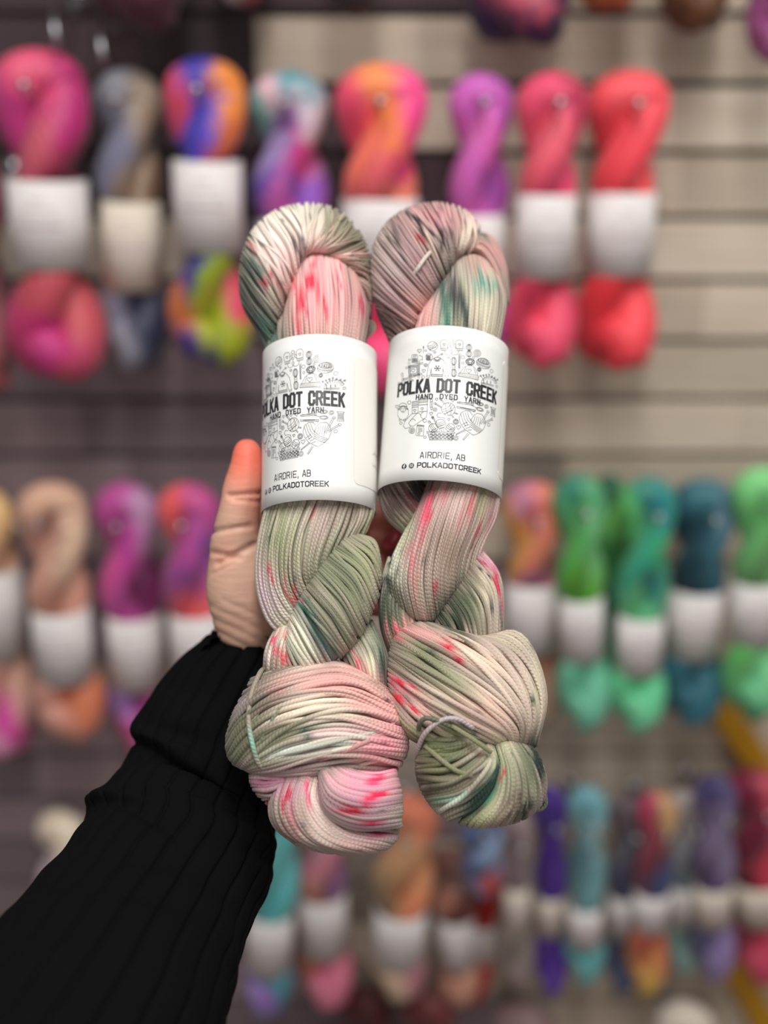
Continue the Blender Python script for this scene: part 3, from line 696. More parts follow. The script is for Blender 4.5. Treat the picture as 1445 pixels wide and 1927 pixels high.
# ---- dye maps (where the splashes sit on each hank)
dyeA = Dye([
    # top loop
    (560, 420, 75, 60, 0, CREAM, .85), (500, 440, 45, 60, 30, CREAM, .8), (515, 480, 35, 40, 0, (240, 222, 214), .7),
    (650, 430, 55, 40, 35, (142, 146, 118), .95), (685, 480, 30, 60, 0, OLIVE, .95), (690, 590, 16, 50, 0, (96, 92, 80), .9),
    (470, 560, 26, 75, -12, (104, 106, 94), .95), (490, 620, 25, 40, -20, (88, 84, 80), .9), (462, 500, 14, 40, 0, (112, 116, 98), .8),
    (486, 515, 12, 26, -38, TEAL, .8), (562, 480, 8, 28, -20, (40, 70, 66), .85), (572, 462, 5, 22, -15, (50, 80, 74), .8),
    (500, 540, 15, 7, 35, (165, 35, 65), .7), (478, 470, 12, 3, 45, HOT, .5), (545, 425, 3, 7, 0, TEAL, .7), (524, 538, 12, 6, 40, (190, 35, 75), .9),
    (512, 625, 20, 40, 0, (50, 110, 92), .85),
    # pink lobe
    (610, 560, 62, 90, 0, (244, 186, 184), .9), (625, 640, 30, 40, 0, (222, 200, 184), .6), (665, 580, 20, 60, 0, (206, 160, 155), .6),
    (583, 530, 9, 20, 10, HOT, .95), (566, 560, 7, 16, 0, HOT, .85), (572, 580, 6, 9, 0, HOT, .8), (612, 590, 4, 16, 0, HOT, .9), (594, 500, 12, 8, 0, HOT, .5),
    (556, 535, 6, 20, 0, HOT, .5), (640, 525, 4, 10, 0, HOT, .6), (680, 580, 5, 14, 0, (190, 40, 80), .8), (598, 555, 5, 26, 0, HOT, .5), (560, 600, 6, 20, 0, (228, 120, 130), .6),
    # below the band
    (560, 960, 70, 40, 0, (214, 206, 184), .7), (530, 1020, 26, 50, 0, (160, 166, 128), .7), (585, 1030, 40, 50, 20, (196, 190, 166), .6),
    (640, 960, 30, 40, 10, (150, 138, 126), .7), (600, 985, 20, 40, 0, (208, 184, 178), .6), (500, 1120, 22, 45, -20, (208, 184, 188), .7), (590, 1090, 12, 26, 10, (120, 112, 90), .6), (545, 1110, 12, 18, 0, SAGE, .5),
    (543, 1115, 12, 7, 50, HOT, .95), (508, 1072, 4, 14, -20, (205, 60, 100), .7), (558, 1108, 4, 10, 30, HOT, .7), (588, 968, 3, 12, 0, HOT, .6), (505, 1010, 5, 12, 0, (60, 120, 90), .7), (505, 970, 6, 16, 0, (90, 110, 70), .4),
    # second ply
    (650, 1080, 62, 60, 30, (148, 152, 124), .95), (690, 1050, 20, 40, 0, (170, 172, 138), .8), (620, 1170, 50, 40, 40, (158, 158, 136), .8), (560, 1200, 22, 55, -25, (226, 224, 204), .95), (545, 1240, 22, 26, 0, (190, 192, 168), .7),
    (578, 1150, 14, 22, -30, (60, 132, 116), .7), (603, 1205, 8, 46, -25, (22, 88, 84), .95), (588, 1165, 5, 26, -22, TEAL, .7), (628, 1225, 10, 18, -10, (110, 130, 120), .7),
    (535, 1225, 5, 28, -15, HOT, .9), (515, 1215, 4, 20, -10, (230, 90, 120), .8), (545, 1245, 4, 14, -15, HOT, .8), (503, 1240, 8, 20, 0, (240, 225, 215), .7), (545, 1180, 4, 12, 0, HOT, .6),
    (715, 1250, 9, 50, -8, (44, 82, 66), .95), (698, 1250, 8, 40, -5, (226, 224, 196), .9), (675, 1250, 6, 16, -10, HOT, .9), (665, 1235, 5, 20, 0, (210, 205, 180), .6), (705, 1200, 20, 20, 0, (150, 155, 130), .6),
    # big puff
    (490, 1300, 60, 40, -20, (140, 128, 116), .9), (455, 1385, 44, 66, 20, (124, 124, 100), .95), (500, 1420, 50, 30, -15, (150, 148, 122), .9), (455, 1320, 14, 26, 20, (182, 164, 172), .6),
    (640, 1290, 70, 30, 0, (232, 178, 172), .95), (600, 1330, 60, 26, -10, (238, 226, 206), .9), (710, 1340, 50, 30, 0, (236, 190, 180), .9), (720, 1400, 50, 50, 0, (226, 160, 166), .85),
    (640, 1380, 60, 16, -8, (232, 208, 200), .8), (545, 1380, 35, 16, -12, (140, 145, 116), .7), (570, 1410, 60, 10, -8, (224, 226, 214), .8), (640, 1395, 60, 7, -8, PALEMINT, .6), (620, 1445, 60, 12, -5, (134, 134, 122), .9), (640, 1440, 60, 5, -8, (222, 210, 190), .5),
    (555, 1376, 12, 5, -10, TEAL, .7), (585, 1385, 8, 4, -10, TEAL, .6), (570, 1412, 12, 5, 0, (110, 140, 140), .6), (683, 1338, 3, 4, 0, NIGHT, .9), (724, 1317, 3, 3, 0, NIGHT, .9), (672, 1347, 4, 3, 0, TEAL, .8), (560, 1270, 30, 10, -10, (206, 160, 155), .5), (530, 1295, 26, 8, -40, (210, 150, 150), .4),
    # foot
    (540, 1480, 60, 30, 0, (196, 150, 168), .7), (495, 1475, 26, 16, 0, (178, 120, 144), .6), (580, 1540, 50, 50, 0, (206, 184, 174), .8), (545, 1560, 34, 34, 0, (150, 128, 118), .7), (590, 1500, 14, 50, -10, (232, 220, 206), .8), (660, 1590, 60, 16, 0, (196, 164, 158), .6),
    (690, 1470, 60, 22, 0, (240, 178, 190), .95), (680, 1510, 60, 30, 0, (206, 156, 172), .8), (700, 1560, 50, 18, 0, (176, 134, 150), .7), (700, 1520, 60, 4, 0, (240, 214, 214), .5),
    (657, 1521, 22, 9, 0, (205, 20, 70), .98), (702, 1500, 26, 6, -20, (235, 50, 100), .95), (712, 1468, 20, 8, -30, (238, 70, 120), .7), (700, 1548, 22, 5, -5, (200, 50, 95), .8), (700, 1572, 12, 6, -5, (200, 70, 110), .7),
    (538, 1502, 7, 18, 15, (190, 25, 80), .95), (577, 1485, 5, 16, 0, (230, 100, 140), .8), (576, 1510, 4, 14, 0, (225, 110, 140), .6), (548, 1540, 6, 30, 0, (200, 120, 135), .6),
], [(208, 202, 186), (150, 150, 128), (206, 164, 162)], 3)

dyeB = Dye([
    (740, 560, 50, 70, 0, (168, 138, 138), .95), (735, 500, 36, 60, 20, (190, 172, 166), .85), (730, 620, 26, 40, -20, (120, 98, 92), .9), (770, 430, 40, 34, 0, (190, 160, 156), .8), (830, 410, 50, 30, 0, (208, 162, 162), .85),
    (742, 440, 14, 22, 30, (112, 106, 96), .8), (790, 500, 20, 60, -30, (182, 150, 152), .7), (880, 440, 16, 30, 10, (222, 208, 188), .85), (905, 440, 8, 14, 20, (60, 96, 84), .8), (800, 450, 12, 30, -25, (216, 198, 180), .7),
    (788, 420, 5, 24, -15, NIGHT, .85), (795, 440, 4, 14, -20, NIGHT, .7), (836, 460, 7, 20, 10, (62, 44, 62), .9), (850, 440, 4, 20, 5, (110, 70, 80), .7), (800, 460, 4, 14, -25, (190, 50, 70), .8), (785, 450, 3, 10, -25, (200, 80, 90), .6), (768, 400, 3, 16, -20, NIGHT, .6), (760, 490, 4, 16, -30, (80, 68, 72), .6), (830, 420, 3, 30, -5, (120, 80, 90), .5), (860, 470, 10, 20, 0, (120, 90, 92), .5),
    (920, 480, 30, 34, 40, (202, 150, 146), .9), (945, 520, 14, 30, 0, (188, 142, 140), .8),
    (800, 600, 34, 50, 0, (222, 176, 168), .9), (838, 590, 14, 60, 0, (150, 180, 160), .8), (870, 590, 16, 50, 0, (150, 158, 130), .8), (910, 580, 30, 60, 0, (214, 208, 186), .9), (945, 570, 14, 50, 0, (160, 150, 136), .7),
    (852, 560, 9, 40, -5, (32, 44, 46), .9), (832, 550, 8, 26, 0, (36, 90, 76), .85), (868, 580, 5, 50, -12, (40, 52, 54), .85), (842, 600, 5, 40, 0, (70, 130, 108), .8), (878, 610, 5, 34, -4, (40, 70, 66), .7), (905, 535, 16, 20, 0, (130, 176, 158), .7), (930, 540, 8, 12, 0, (140, 180, 160), .5),
    # below the band
    (745, 960, 40, 50, 0, (110, 88, 82), .9), (790, 925, 26, 20, 0, (60, 48, 50), .9), (778, 950, 18, 6, 40, (190, 90, 105), .8),
    (860, 970, 60, 40, 0, (212, 188, 180), .7), (800, 975, 8, 34, 10, (230, 80, 120), .9), (808, 960, 6, 14, 5, (226, 60, 110), .8), (835, 930, 10, 20, 0, (236, 150, 160), .5), (900, 960, 14, 50, 15, (168, 164, 132), .7), (885, 960, 3, 40, 8, (220, 70, 100), .8), (860, 1000, 3, 60, 15, (196, 100, 110), .5),
    (930, 960, 12, 34, 10, (170, 130, 130), .7), (840, 1040, 46, 50, 20, (168, 148, 132), .8), (775, 1060, 6, 60, -8, (214, 120, 128), .6), (760, 1000, 16, 30, 30, (196, 200, 170), .8), (742, 1060, 16, 40, 0, (212, 212, 190), .85), (820, 1110, 30, 34, 0, (176, 160, 146), .6), (818, 1125, 4, 20, 10, (200, 40, 80), .7), (880, 1010, 16, 30, 20, (190, 170, 160), .6),
    (733, 1090, 6, 20, -15, NIGHT, .85), (738, 1050, 3, 8, 0, NIGHT, .8), (752, 1060, 3, 10, 0, NIGHT, .7), (745, 1105, 5, 20, -20, (60, 70, 70), .6), (895, 1005, 3, 26, 20, (206, 70, 100), .7),
    (730, 1150, 26, 50, 0, (92, 102, 76), .9), (755, 1180, 26, 20, 0, (126, 134, 100), .7),
    (860, 1165, 40, 44, 0, (62, 80, 50), .99), (885, 1130, 16, 44, -15, (86, 102, 70), .9), (915, 1120, 20, 50, 0, (206, 196, 174), .9), (920, 1050, 20, 24, 0, (210, 168, 178), .9), (935, 1180, 12, 40, 0, (190, 178, 164), .8), (935, 1100, 3, 40, -12, (210, 60, 100), .85), (915, 1065, 12, 4, 30, (215, 70, 110), .7),
    (907, 1068, 6, 6, 0, NIGHT, .9), (922, 1130, 5, 20, -10, (70, 72, 76), .7), (940, 1160, 4, 20, -5, (100, 96, 96), .6), (905, 1130, 3, 12, -10, (90, 90, 84), .6),
    # big puff
    (800, 1200, 60, 14, 15, (236, 178, 176), .9), (900, 1240, 60, 26, 25, (234, 216, 196), .9), (800, 1240, 50, 26, 20, (148, 150, 120), .95), (850, 1285, 60, 20, 25, (168, 168, 138), .9), (960, 1300, 60, 60, 40, (222, 206, 190), .9), (900, 1330, 60, 20, 25, (236, 208, 190), .85), (840, 1320, 40, 14, 30, (226, 214, 194), .7), (930, 1370, 50, 20, 20, (214, 186, 178), .8), (790, 1330, 30, 30, 30, (226, 186, 178), .7), (780, 1380, 26, 16, 0, (190, 176, 146), .8),
    (755, 1290, 26, 10, 40, (226, 150, 158), .8), (1010, 1300, 10, 60, 0, (206, 200, 172), .6), (975, 1205, 34, 16, 20, (206, 196, 174), .8), (760, 1315, 14, 8, 40, (120, 108, 96), .7),
    (745, 1190, 24, 8, 0, (226, 110, 130), .7), (852, 1222, 12, 8, 35, HOT, .95), (868, 1248, 12, 6, 40, HOT, .9), (848, 1238, 8, 4, 35, (226, 90, 110), .7), (770, 1295, 12, 7, 45, (226, 30, 80), .95), (755, 1318, 12, 7, 45, (226, 20, 70), .98), (738, 1290, 4, 12, 0, (220, 60, 100), .7), (862, 1212, 5, 4, 0, HOT, .8),
    (935, 1268, 5, 5, 0, (40, 24, 44), .98), (942, 1264, 5, 2, -40, NIGHT, .8), (954, 1288, 2.5, 3, 0, NIGHT, .95), (948, 1228, 5, 3, 20, (90, 86, 90), .7), (985, 1284, 5, 4, 30, (130, 124, 84), .7), (1003, 1325, 3, 8, 0, (70, 74, 60), .6), (953, 1250, 4, 3, 0, (110, 104, 100), .6), (990, 1295, 3, 5, 0, (110, 104, 80), .6),
    # foot
    (835, 1430, 70, 64, 0, (122, 128, 92), .97), (800, 1470, 20, 40, 0, (104, 98, 76), .8), (950, 1440, 18, 46, 0, (206, 208, 172), .8), (992, 1450, 28, 56, 0, (132, 136, 108), .92), (970, 1520, 20, 34, 0, (124, 112, 96), .8), (900, 1540, 40, 14, -15, (196, 196, 156), .7), (870, 1500, 60, 6, -25, (222, 226, 210), .7), (930, 1500, 10, 34, 20, (206, 210, 170), .8), (935, 1420, 10, 26, 0, (196, 200, 170), .6),
    (900, 1500, 46, 16, -42, (12, 74, 58), .99), (880, 1530, 30, 8, -30, (30, 80, 62), .9), (930, 1460, 8, 24, 25, (30, 96, 78), .85), (850, 1500, 26, 5, -15, (110, 178, 150), .8), (950, 1452, 4, 8, 10, (214, 70, 100), .8), (925, 1500, 6, 20, 30, (100, 170, 140), .6),
    (1010, 1425, 12, 34, -15, (18, 50, 42), .97), (990, 1515, 10, 14, 0, (24, 50, 40), .8), (880, 1376, 4, 3, 0, NIGHT, .8), (902, 1426, 5, 4, 0, (150, 70, 70), .5), (840, 1370, 30, 12, 0, (150, 152, 116), .7), (860, 1400, 20, 20, 0, (100, 96, 72), .5),
], [(204, 194, 180), (156, 148, 132), (206, 164, 162)], 8)

# ---- labels of the held skeins
GLY = {
    'P': [[(0, 0), (0, 1), (.7, 1), (1, .9), (1, .55), (.7, .45), (0, .45)]],
    'O': [[(.25, 0), (0, .15), (0, .85), (.25, 1), (.75, 1), (1, .85), (1, .15), (.75, 0), (.25, 0)]],
    'L': [[(0, 1), (0, 0), (1, 0)]],
    'K': [[(0, 0), (0, 1)], [(1, 1), (0, .38)], [(.35, .58), (1, 0)]],
    'A': [[(0, 0), (.42, 1), (.58, 1), (1, 0)], [(.15, .3), (.85, .3)]],
    'D': [[(0, 0), (0, 1), (.65, 1), (1, .85), (1, .15), (.65, 0), (0, 0)]],
    'T': [[(0, 1), (1, 1)], [(.5, 1), (.5, 0)]],
    'C': [[(1, .68), (1, .85), (.75, 1), (.25, 1), (0, .85), (0, .15), (.25, 0), (.75, 0), (1, .15), (1, .32)]],
    'R': [[(0, 0), (0, 1), (.7, 1), (1, .9), (1, .58), (.7, .48), (0, .48)], [(.6, .48), (1, 0)]],
    'E': [[(1, 1), (0, 1), (0, 0), (1, 0)], [(0, .5), (.85, .5)]],
    'H': [[(0, 0), (0, 1)], [(1, 0), (1, 1)], [(0, .5), (1, .5)]],
    'N': [[(0, 0), (0, 1), (1, 0), (1, 1)]],
    'Y': [[(0, 1), (.5, .45), (1, 1)], [(.5, .45), (.5, 0)]],
    'I': [[(.5, 0), (.5, 1)]],
    'B': [[(0, 0), (0, 1), (.7, 1), (.95, .9), (.95, .6), (.7, .52), (0, .52)], [(.7, .52), (1, .4), (1, .12), (.7, 0), (0, 0)]],
    ',': [[(.5, .06), (.3, -.22)]],
}
HL = 80.0  # nominal label height in mm; v counts down from its top edge


def text_lines(txt, u0, u1, v_top, h, gap, space=0.7, narrow={'I': .35, ',': .4}):
    """strokes of a line of capitals between u0 and u1"""
    tot = sum((space if c == ' ' else narrow.get(c, 1.0)) for c in txt) + gap * (len(txt) - 1)
    k = (u1 - u0) / tot
    u = u0; out = []
    for c in txt:
        wd = space if c == ' ' else narrow.get(c, 1.0)
        if c != ' ':
            for pl in GLY[c]:
                out.append([(u + x * wd * k, v_top + h * (1 - y)) for x, y in pl])
        u += (wd + gap) * k
    return out


def inv(x, y):
    """a spot measured on the right-hand band -> flat label coordinates (mm)"""
    px, py = 700 + x / 5.558, 620 + y / 5.558
    fr = (py - 637) / 278
    xc = 844 - 18 * fr
    phi = math.asin(max(-.97, min(.97, (px - xc) / 114)))
    sag = 41 - 13 * fr
    return 29.0 * phi, ((py - 617) - sag * (1 - math.cos(phi)) - 0.065 * (px - xc)) / 3.64


def doodles():
    L = []
    def pl(*p): L.append([inv(*q) for q in p])
    def arc(cx, cy, rx, ry=None, a0=0, a1=360, n=18, rot=0):
        ry = ry or rx
        ps = []
        for k in range(n + 1):
            a = math.radians(a0 + (a1 - a0) * k / n)
            x, y = rx * math.cos(a), ry * math.sin(a)
            c, s = math.cos(math.radians(rot)), math.sin(math.radians(rot))
            ps.append((cx + x * c - y * s, cy + x * s + y * c))
        pl(*ps)
    def heart(cx, cy, s):
        ps = []
        for k in range(21):
            t = 2 * math.pi * k / 20
            ps.append((cx + s * math.sin(t) ** 3, cy - s * (13 * math.cos(t) - 5 * math.cos(2 * t) - 2 * math.cos(3 * t) - math.cos(4 * t)) / 15))
        pl(*ps)
    def ball(cx, cy, r, rot=0):
        arc(cx, cy, r)
        for d in (-.5, -.15, .2):
            c, s = math.cos(math.radians(rot)), math.sin(math.radians(rot))
            ps = []
            for k in range(9):
                a = -1 + 2 * k / 8
                hw = math.sqrt(max(0, 1 - d * d)) * 0.98
                x, y = a * hw * r, (d + 0.25 * (1 - a * a)) * r
                ps.append((cx + x * c - y * s, cy + x * s + y * c))
            pl(*ps)
        pl((cx - r * .5, cy + r * .8), (cx, cy + r * .35), (cx + r * .7, cy + r * .2))
    # upper half
    ball(612, 203, 50, -30)
    for cx, sg in ((728, 1), (880, -1)):
        pl((cx - 34, 225), (cx - 42, 160), (cx - 20, 135), (cx + 18, 135), (cx + 38, 160), (cx + 32, 225), (cx - 34, 225))
        pl((cx - 32, 228), (cx - 30, 250), (cx + 30, 250), (cx + 32, 228))
        for q in (-15, 0, 15): pl((cx + q, 228), (cx + q, 248))
        pl((cx + sg * 34, 190), (cx + sg * 60, 172), (cx + sg * 66, 188), (cx + sg * 34, 225))
        heart(cx, 185, 14)
    pl((730, 252), (738, 285), (765, 300), (790, 290), (812, 262), (800, 240), (785, 255), (800, 285), (830, 298), (862, 285), (872, 252))
    for x, y, r in ((803, 148, 18), (797, 213, 11), (545, 250, 10), (545, 405, 18), (520, 532, 16), (912, 320, 18), (1022, 318, 11), (912, 380, 12), (1207, 455, 18), (1248, 572, 12), (1262, 615, 12), (280, 590, 11), (383, 345, 10),
                    (384, 798, 18), (745, 766, 16), (1148, 830, 20), (1148, 830, 10), (635, 875, 20), (635, 875, 9), (535, 990, 17), (302, 1012, 13), (537, 1160, 13), (838, 1168, 23), (838, 1168, 12), (1170, 1018, 15), (578, 1003, 12), (410, 1090, 30), (410, 1090, 18), (410, 1090, 8),
                    (1057, 272, 38), (1057, 272, 24), (1057, 272, 10), (545, 405, 9), (1077, 445, 20), (1077, 445, 14), (1077, 445, 8), (838, 998, 28), (838, 998, 20), (838, 998, 11)):
        arc(x, y, r, n=12)
    for x, y, s in ((482, 250, 20), (635, 272, 13), (768, 328, 12), (705, 290, 10), (525, 465, 18), (262, 835, 18), (650, 766, 14), (810, 772, 20), (597, 915, 17), (612, 960, 11), (768, 975, 14), (865, 1055, 22), (420, 458, 20), (970, 462, 26), (437, 882, 14), (510, 865, 14)):
        heart(x, y, s)
    pl((522, 200), (522, 275)); arc(522, 215, 4, 12, n=8)
    pl((480, 300), (510, 310), (512, 350), (490, 345))
    for cy in (212, 282):
        arc(975, cy, 30, 34); arc(975, cy, 18, 32, n=12); arc(975, cy, 7, 30, n=10)
    # ball basket top right
    arc(1122, 378, 74, 54, rot=18); arc(1120, 355, 55, 28, rot=18)
    for q in range(-4, 5): pl((1122 + q * 15, 355 + q * 5), (1112 + q * 15, 418 + q * 5))
    arc(1122, 385, 74, 20, 0, 180, rot=18)
    for k in range(5): arc(1085 + k * 20, 345 + k * 7, 13, 18, n=8)
    # lamp and loom, left
    pl((405, 375), (405, 300), (420, 288), (455, 290), (466, 305), (462, 378), (405, 375))
    for q in range(6): pl((415 + q * 8, 330), (414 + q * 8, 368))
    for q in range(4): pl((412, 332 + q * 11), (458, 332 + q * 11))
    arc(435, 308, 14, 9, n=10)
    arc(577, 318, 34, 38, n=16)
    pl((545, 300), (598, 296)); pl((547, 350), (596, 348)); pl((553, 300), (555, 350)); pl((588, 298), (590, 349))
    for q in range(7): pl((555, 305 + q * 7), (589, 308 + q * 6))
    for a, b_, c, d in ((340, 425, 520, 375), (345, 438, 522, 390), (315, 555, 510, 490), (318, 568, 512, 503), (370, 370, 385, 560), (385, 368, 400, 556), (470, 350, 470, 545), (484, 350, 484, 543)):
        pl((a, b_), (c, d))
    pl((392, 432), (455, 425), (458, 488), (395, 497), (392, 432))
    for q in range(8):
        pl((372, 420 + q * 14), (388, 418 + q * 14)); pl((460, 415 + q * 13), (482, 412 + q * 13))
        pl((392 + q * 9, 405), (393 + q * 9, 420)); pl((392 + q * 9, 500), (393 + q * 9, 520))
    pl((310, 480), (298, 500), (310, 520), (302, 600), (312, 600), (322, 520), (318, 490), (310, 480)); pl((320, 545), (360, 540)); arc(400, 565, 26, 8, n=10)
    # sweater
    pl((600, 355), (575, 390), (552, 530), (582, 538), (600, 440), (598, 525), (712, 528), (712, 440), (738, 535), (768, 530), (748, 395), (715, 350))
    pl((600, 355), (625, 330), (655, 322), (690, 328), (715, 350)); arc(658, 340, 34, 26, 0, 180); arc(658, 336, 26, 16); pl((655, 322), (672, 302), (690, 295)); pl((655, 352), (628, 338)); pl((655, 352), (690, 338)); pl((658, 365), (640, 350)); pl((658, 365), (676, 350))
    pl((598, 503), (712, 506)); pl((553, 515), (583, 520)); pl((738, 520), (768, 515))
    for q in range(9): pl((606 + q * 12, 505), (606 + q * 12, 525))
    for k in range(3):
        a = math.pi * k / 3
        c, s = math.cos(a) * 30, math.sin(a) * 30
        for w_ in (-1.5, 1.5): pl((660 - c, 440 - s + w_), (660 + c, 440 + s + w_))
    for k in range(6):
        a = math.pi * k / 3; x, y = 660 + 20 * math.cos(a), 440 + 20 * math.sin(a)
        pl((x, y), (x + 12 * math.cos(a + .7), y + 12 * math.sin(a + .7))); pl((x, y), (x + 12 * math.cos(a - .7), y + 12 * math.sin(a - .7)))
    # whisk-like hank, hook
    for cy in (362, 488):
        for rx in (28, 18, 8): arc(820, cy, rx, 42, n=14)
    pl((805, 408), (835, 408), (835, 448), (805, 448), (805, 408)); pl((805, 428), (835, 428))
    pl((888, 278), (872, 290), (868, 435), (880, 440), (886, 300), (895, 290)); pl((877, 300), (874, 430))
    # bobble hat
    for rx in (48, 34, 18): arc(985, 365, rx, 36 * (0.6 + rx / 120), n=14)
    for k in range(8):
        a = math.pi * 2 * k / 8
        arc(985 + 30 * math.cos(a), 362 + 22 * math.sin(a), 13, 11, n=7)
    pl((965, 398), (1005, 398), (1000, 408), (970, 408), (965, 398))
    pl((965, 405), (925, 425), (895, 465), (880, 490)); pl((1002, 405), (1035, 430), (1055, 475), (1062, 505))
    pl((940, 425), (920, 480)); pl((1020, 430), (1040, 490))
    pl((868, 490), (862, 522), (1065, 558), (1072, 525), (1060, 508), (878, 485), (868, 490))
    for q in range(14): pl((880 + q * 14, 492 + q * 2.2), (875 + q * 14, 522 + q * 2.3))
    # pincushion
    arc(1180, 590, 84, 74, 186, 352, n=16); pl((1098, 580), (1230, 605)); pl((1096, 590), (1226, 616)); pl((1098, 572), (1096, 592))
    for k in range(7):
        x0, y0 = 1125 + k * 16, 540 + abs(k - 3) * 5
        x1, y1 = 1090 + k * 30, 480 + abs(k - 3) * 10 + k * 5
        pl((x0, y0), (x1, y1)); arc(x1, y1, 8, n=7)
    for k in range(10): arc(1120 + (k * 37) % 110, 555 + (k * 13) % 30 + k, 3, n=5)
    # ---- lower half: sheep
    ps = []
    for k in range(41):
        a = 2 * math.pi * k / 40
        r = 1 + 0.08 * abs(math.sin(a * 5))
        ps.append((322 + 52 * r * math.cos(a), 905 + 70 * r * math.sin(a)))
    pl(*ps)
    pl((285, 838), (290, 812), (322, 800), (352, 812), (362, 840), (322, 828), (285, 838)); arc(322, 868, 26, 30, n=14); arc(312, 862, 3, n=6); arc(332, 862, 3, n=6); pl((315, 880), (322, 888), (330, 880))
    arc(283, 862, 14, 7, n=8, rot=-20); arc(362, 862, 12, 7, n=8, rot=20); pl((285, 965), (283, 985), (297, 987), (300, 970)); pl((330, 972), (330, 990), (345, 988), (345, 965))
    # socks
    pl((475, 765), (475, 805), (468, 905), (395, 985), (378, 1015), (395, 1042), (425, 1045), (480, 1005), (548, 955), (558, 915), (562, 790), (568, 758), (475, 765))
    pl((470, 782), (415, 790), (412, 830), (412, 915), (345, 990), (325, 1040), (345, 1068), (385, 1058), (400, 1045))
    pl((475, 805), (564, 795)); pl((412, 832), (470, 826))
    for q in range(8): pl((483 + q * 11, 766 - q), (483 + q * 11, 803 - q))
    for q in range(5): pl((422 + q * 11, 790 - q), (420 + q * 11, 829 - q))
    for rr_ in range(2):
        for q in range(6): arc(485 + q * 14, 826 + rr_ * 70 - q, 4, 3, n=5)
        for q in range(4): arc(420 + q * 14, 848 + rr_ * 66 - q, 4, 3, n=5)
    arc(420, 1000, 26, 30, 200, 340, n=8); arc(525, 935, 30, 32, 100, 260, n=9); pl((470, 905), (500, 935))
    # pencil, ball with needles
    pl((590, 768), (612, 768), (612, 850), (600, 882), (588, 850), (590, 768)); pl((590, 790), (612, 790)); pl((600, 795), (600, 850)); pl((588, 850), (612, 850))
    ball(765, 868, 68, -35); arc(765, 868, 66, 26, 0, 360, rot=80)
    for (a, b_, c, d) in ((692, 775, 728, 822), (700, 768, 736, 815), (640, 808, 702, 848), (636, 818, 700, 858), (822, 900, 858, 915), (818, 910, 855, 922), (795, 935, 812, 960), (803, 932, 820, 955)):
        pl((a, b_), (c, d))
    arc(693, 768, 10, n=8); arc(636, 810, 10, n=8)
    pl((700, 915), (670, 908), (652, 930), (665, 955), (700, 955), (725, 960), (735, 985))
    # scissors, crochet hook
    pl((850, 795), (990, 800), (1000, 825), (860, 806), (850, 795)); pl((870, 790), (985, 812)); arc(1008, 818, 9, n=8)
    pl((990, 802), (1060, 795)); pl((990, 822), (1050, 850)); arc(1082, 808, 36, 18, rot=8); arc(1078, 863, 40, 18, rot=14); arc(1082, 808, 26, 10, rot=8); arc(1078, 863, 30, 10, rot=14)
    pl((848, 835), (862, 842), (1030, 872), (1022, 888), (855, 856), (846, 845)); arc(1022, 880, 12, n=8); pl((880, 850), (1000, 872))
    # thread spool
    pl((1190, 830), (1248, 848), (1240, 858), (1236, 922), (1240, 935), (1188, 918), (1195, 905), (1200, 845), (1190, 830))
    for q in range(6): pl((1200, 850 + q * 11), (1238, 862 + q * 11))
    # heart of yarn
    pl((1000, 925), (980, 890), (935, 880), (890, 905), (870, 955), (880, 1010), (925, 1075), (1000, 1128), (1010, 1132), (1060, 1115), (1110, 1075), (1135, 1020), (1130, 960), (1100, 915), (1050, 905), (1015, 930), (980, 985))
    for q in range(4):
        pl((885 + q * 22, 910 - q * 5), (905 + q * 22, 985 - q * 8), (935 + q * 20, 1045 - q * 20))
        pl((985 - q * 4, 985 + q * 18), (1040 + q * 2, 1040 + q * 18), (1100 - q * 8, 1075 + q * 10))
        pl((1030 + q * 20, 935 + q * 4), (1022 + q * 18, 975 + q * 10), (1005 + q * 22, 1005 + q * 12))
        pl((900 + q * 18, 1025 + q * 20), (950 + q * 14, 1000 + q * 26))
    for (a, b_, c, d) in ((1075, 1015, 1155, 885), (1088, 1020, 1168, 892), (1110, 1000, 1200, 955), (1115, 1012, 1205, 968), (925, 1078, 840, 1125), (932, 1088, 838, 1135), (955, 1115, 905, 1180), (968, 1122, 915, 1185), (840, 1125, 838, 1135), (905, 1180, 915, 1185)):
        pl((a, b_), (c, d))
    arc(1165, 884, 14, 9, n=9, rot=30); arc(1207, 960, 9, 14, n=9, rot=-20)
    # basket of balls
    ball(617, 1065, 45, 50); ball(690, 1022, 48, -20); ball(785, 1062, 44, 30); arc(708, 1088, 30, 30, 180, 360); pl((690, 1065), (700, 1100)); pl((710, 1060), (722, 1100))
    pl((555, 1102), (828, 1108), (826, 1122), (556, 1116), (555, 1102)); pl((565, 1118), (585, 1190), (800, 1194), (818, 1122))
    for q in range(4): pl((570 + q * 5, 1134 + q * 15), (814 - q * 5, 1138 + q * 15))
    for q in range(6):
        for z_ in range(4): arc(600 + q * 38 + (z_ % 2) * 16, 1128 + z_ * 16, 11, 4, n=6)
    for (a, b_, c, d) in ((610, 955, 640, 1020), (620, 952, 650, 1015), (575, 990, 610, 1025)): pl((a, b_), (c, d))
    arc(612, 950, 9, n=7)
    # notepad
    pl((462, 1032), (528, 1038), (522, 1140), (515, 1148), (455, 1142), (450, 1135), (462, 1032)); pl((462, 1040), (526, 1046)); pl((462, 1043), (526, 1049))
    for q in range(4): pl((472, 1062 + q * 12), (512, 1066 + q * 12))
    pl((470, 1110), (490, 1112), (488, 1130), (468, 1128), (470, 1110))
    return L


def round_pt(R0, R1, A0, A1, X, Nn, rot, u, v, off):
    f = v / HL
    c = A0 * (1 - f) + A1 * f
    R = R0 * (1 - f) + R1 * f
    phi = u / 29.0 + rot
    return c + (R + off) * (math.sin(phi) * X + math.cos(phi) * Nn)


DOODLES = doodles()


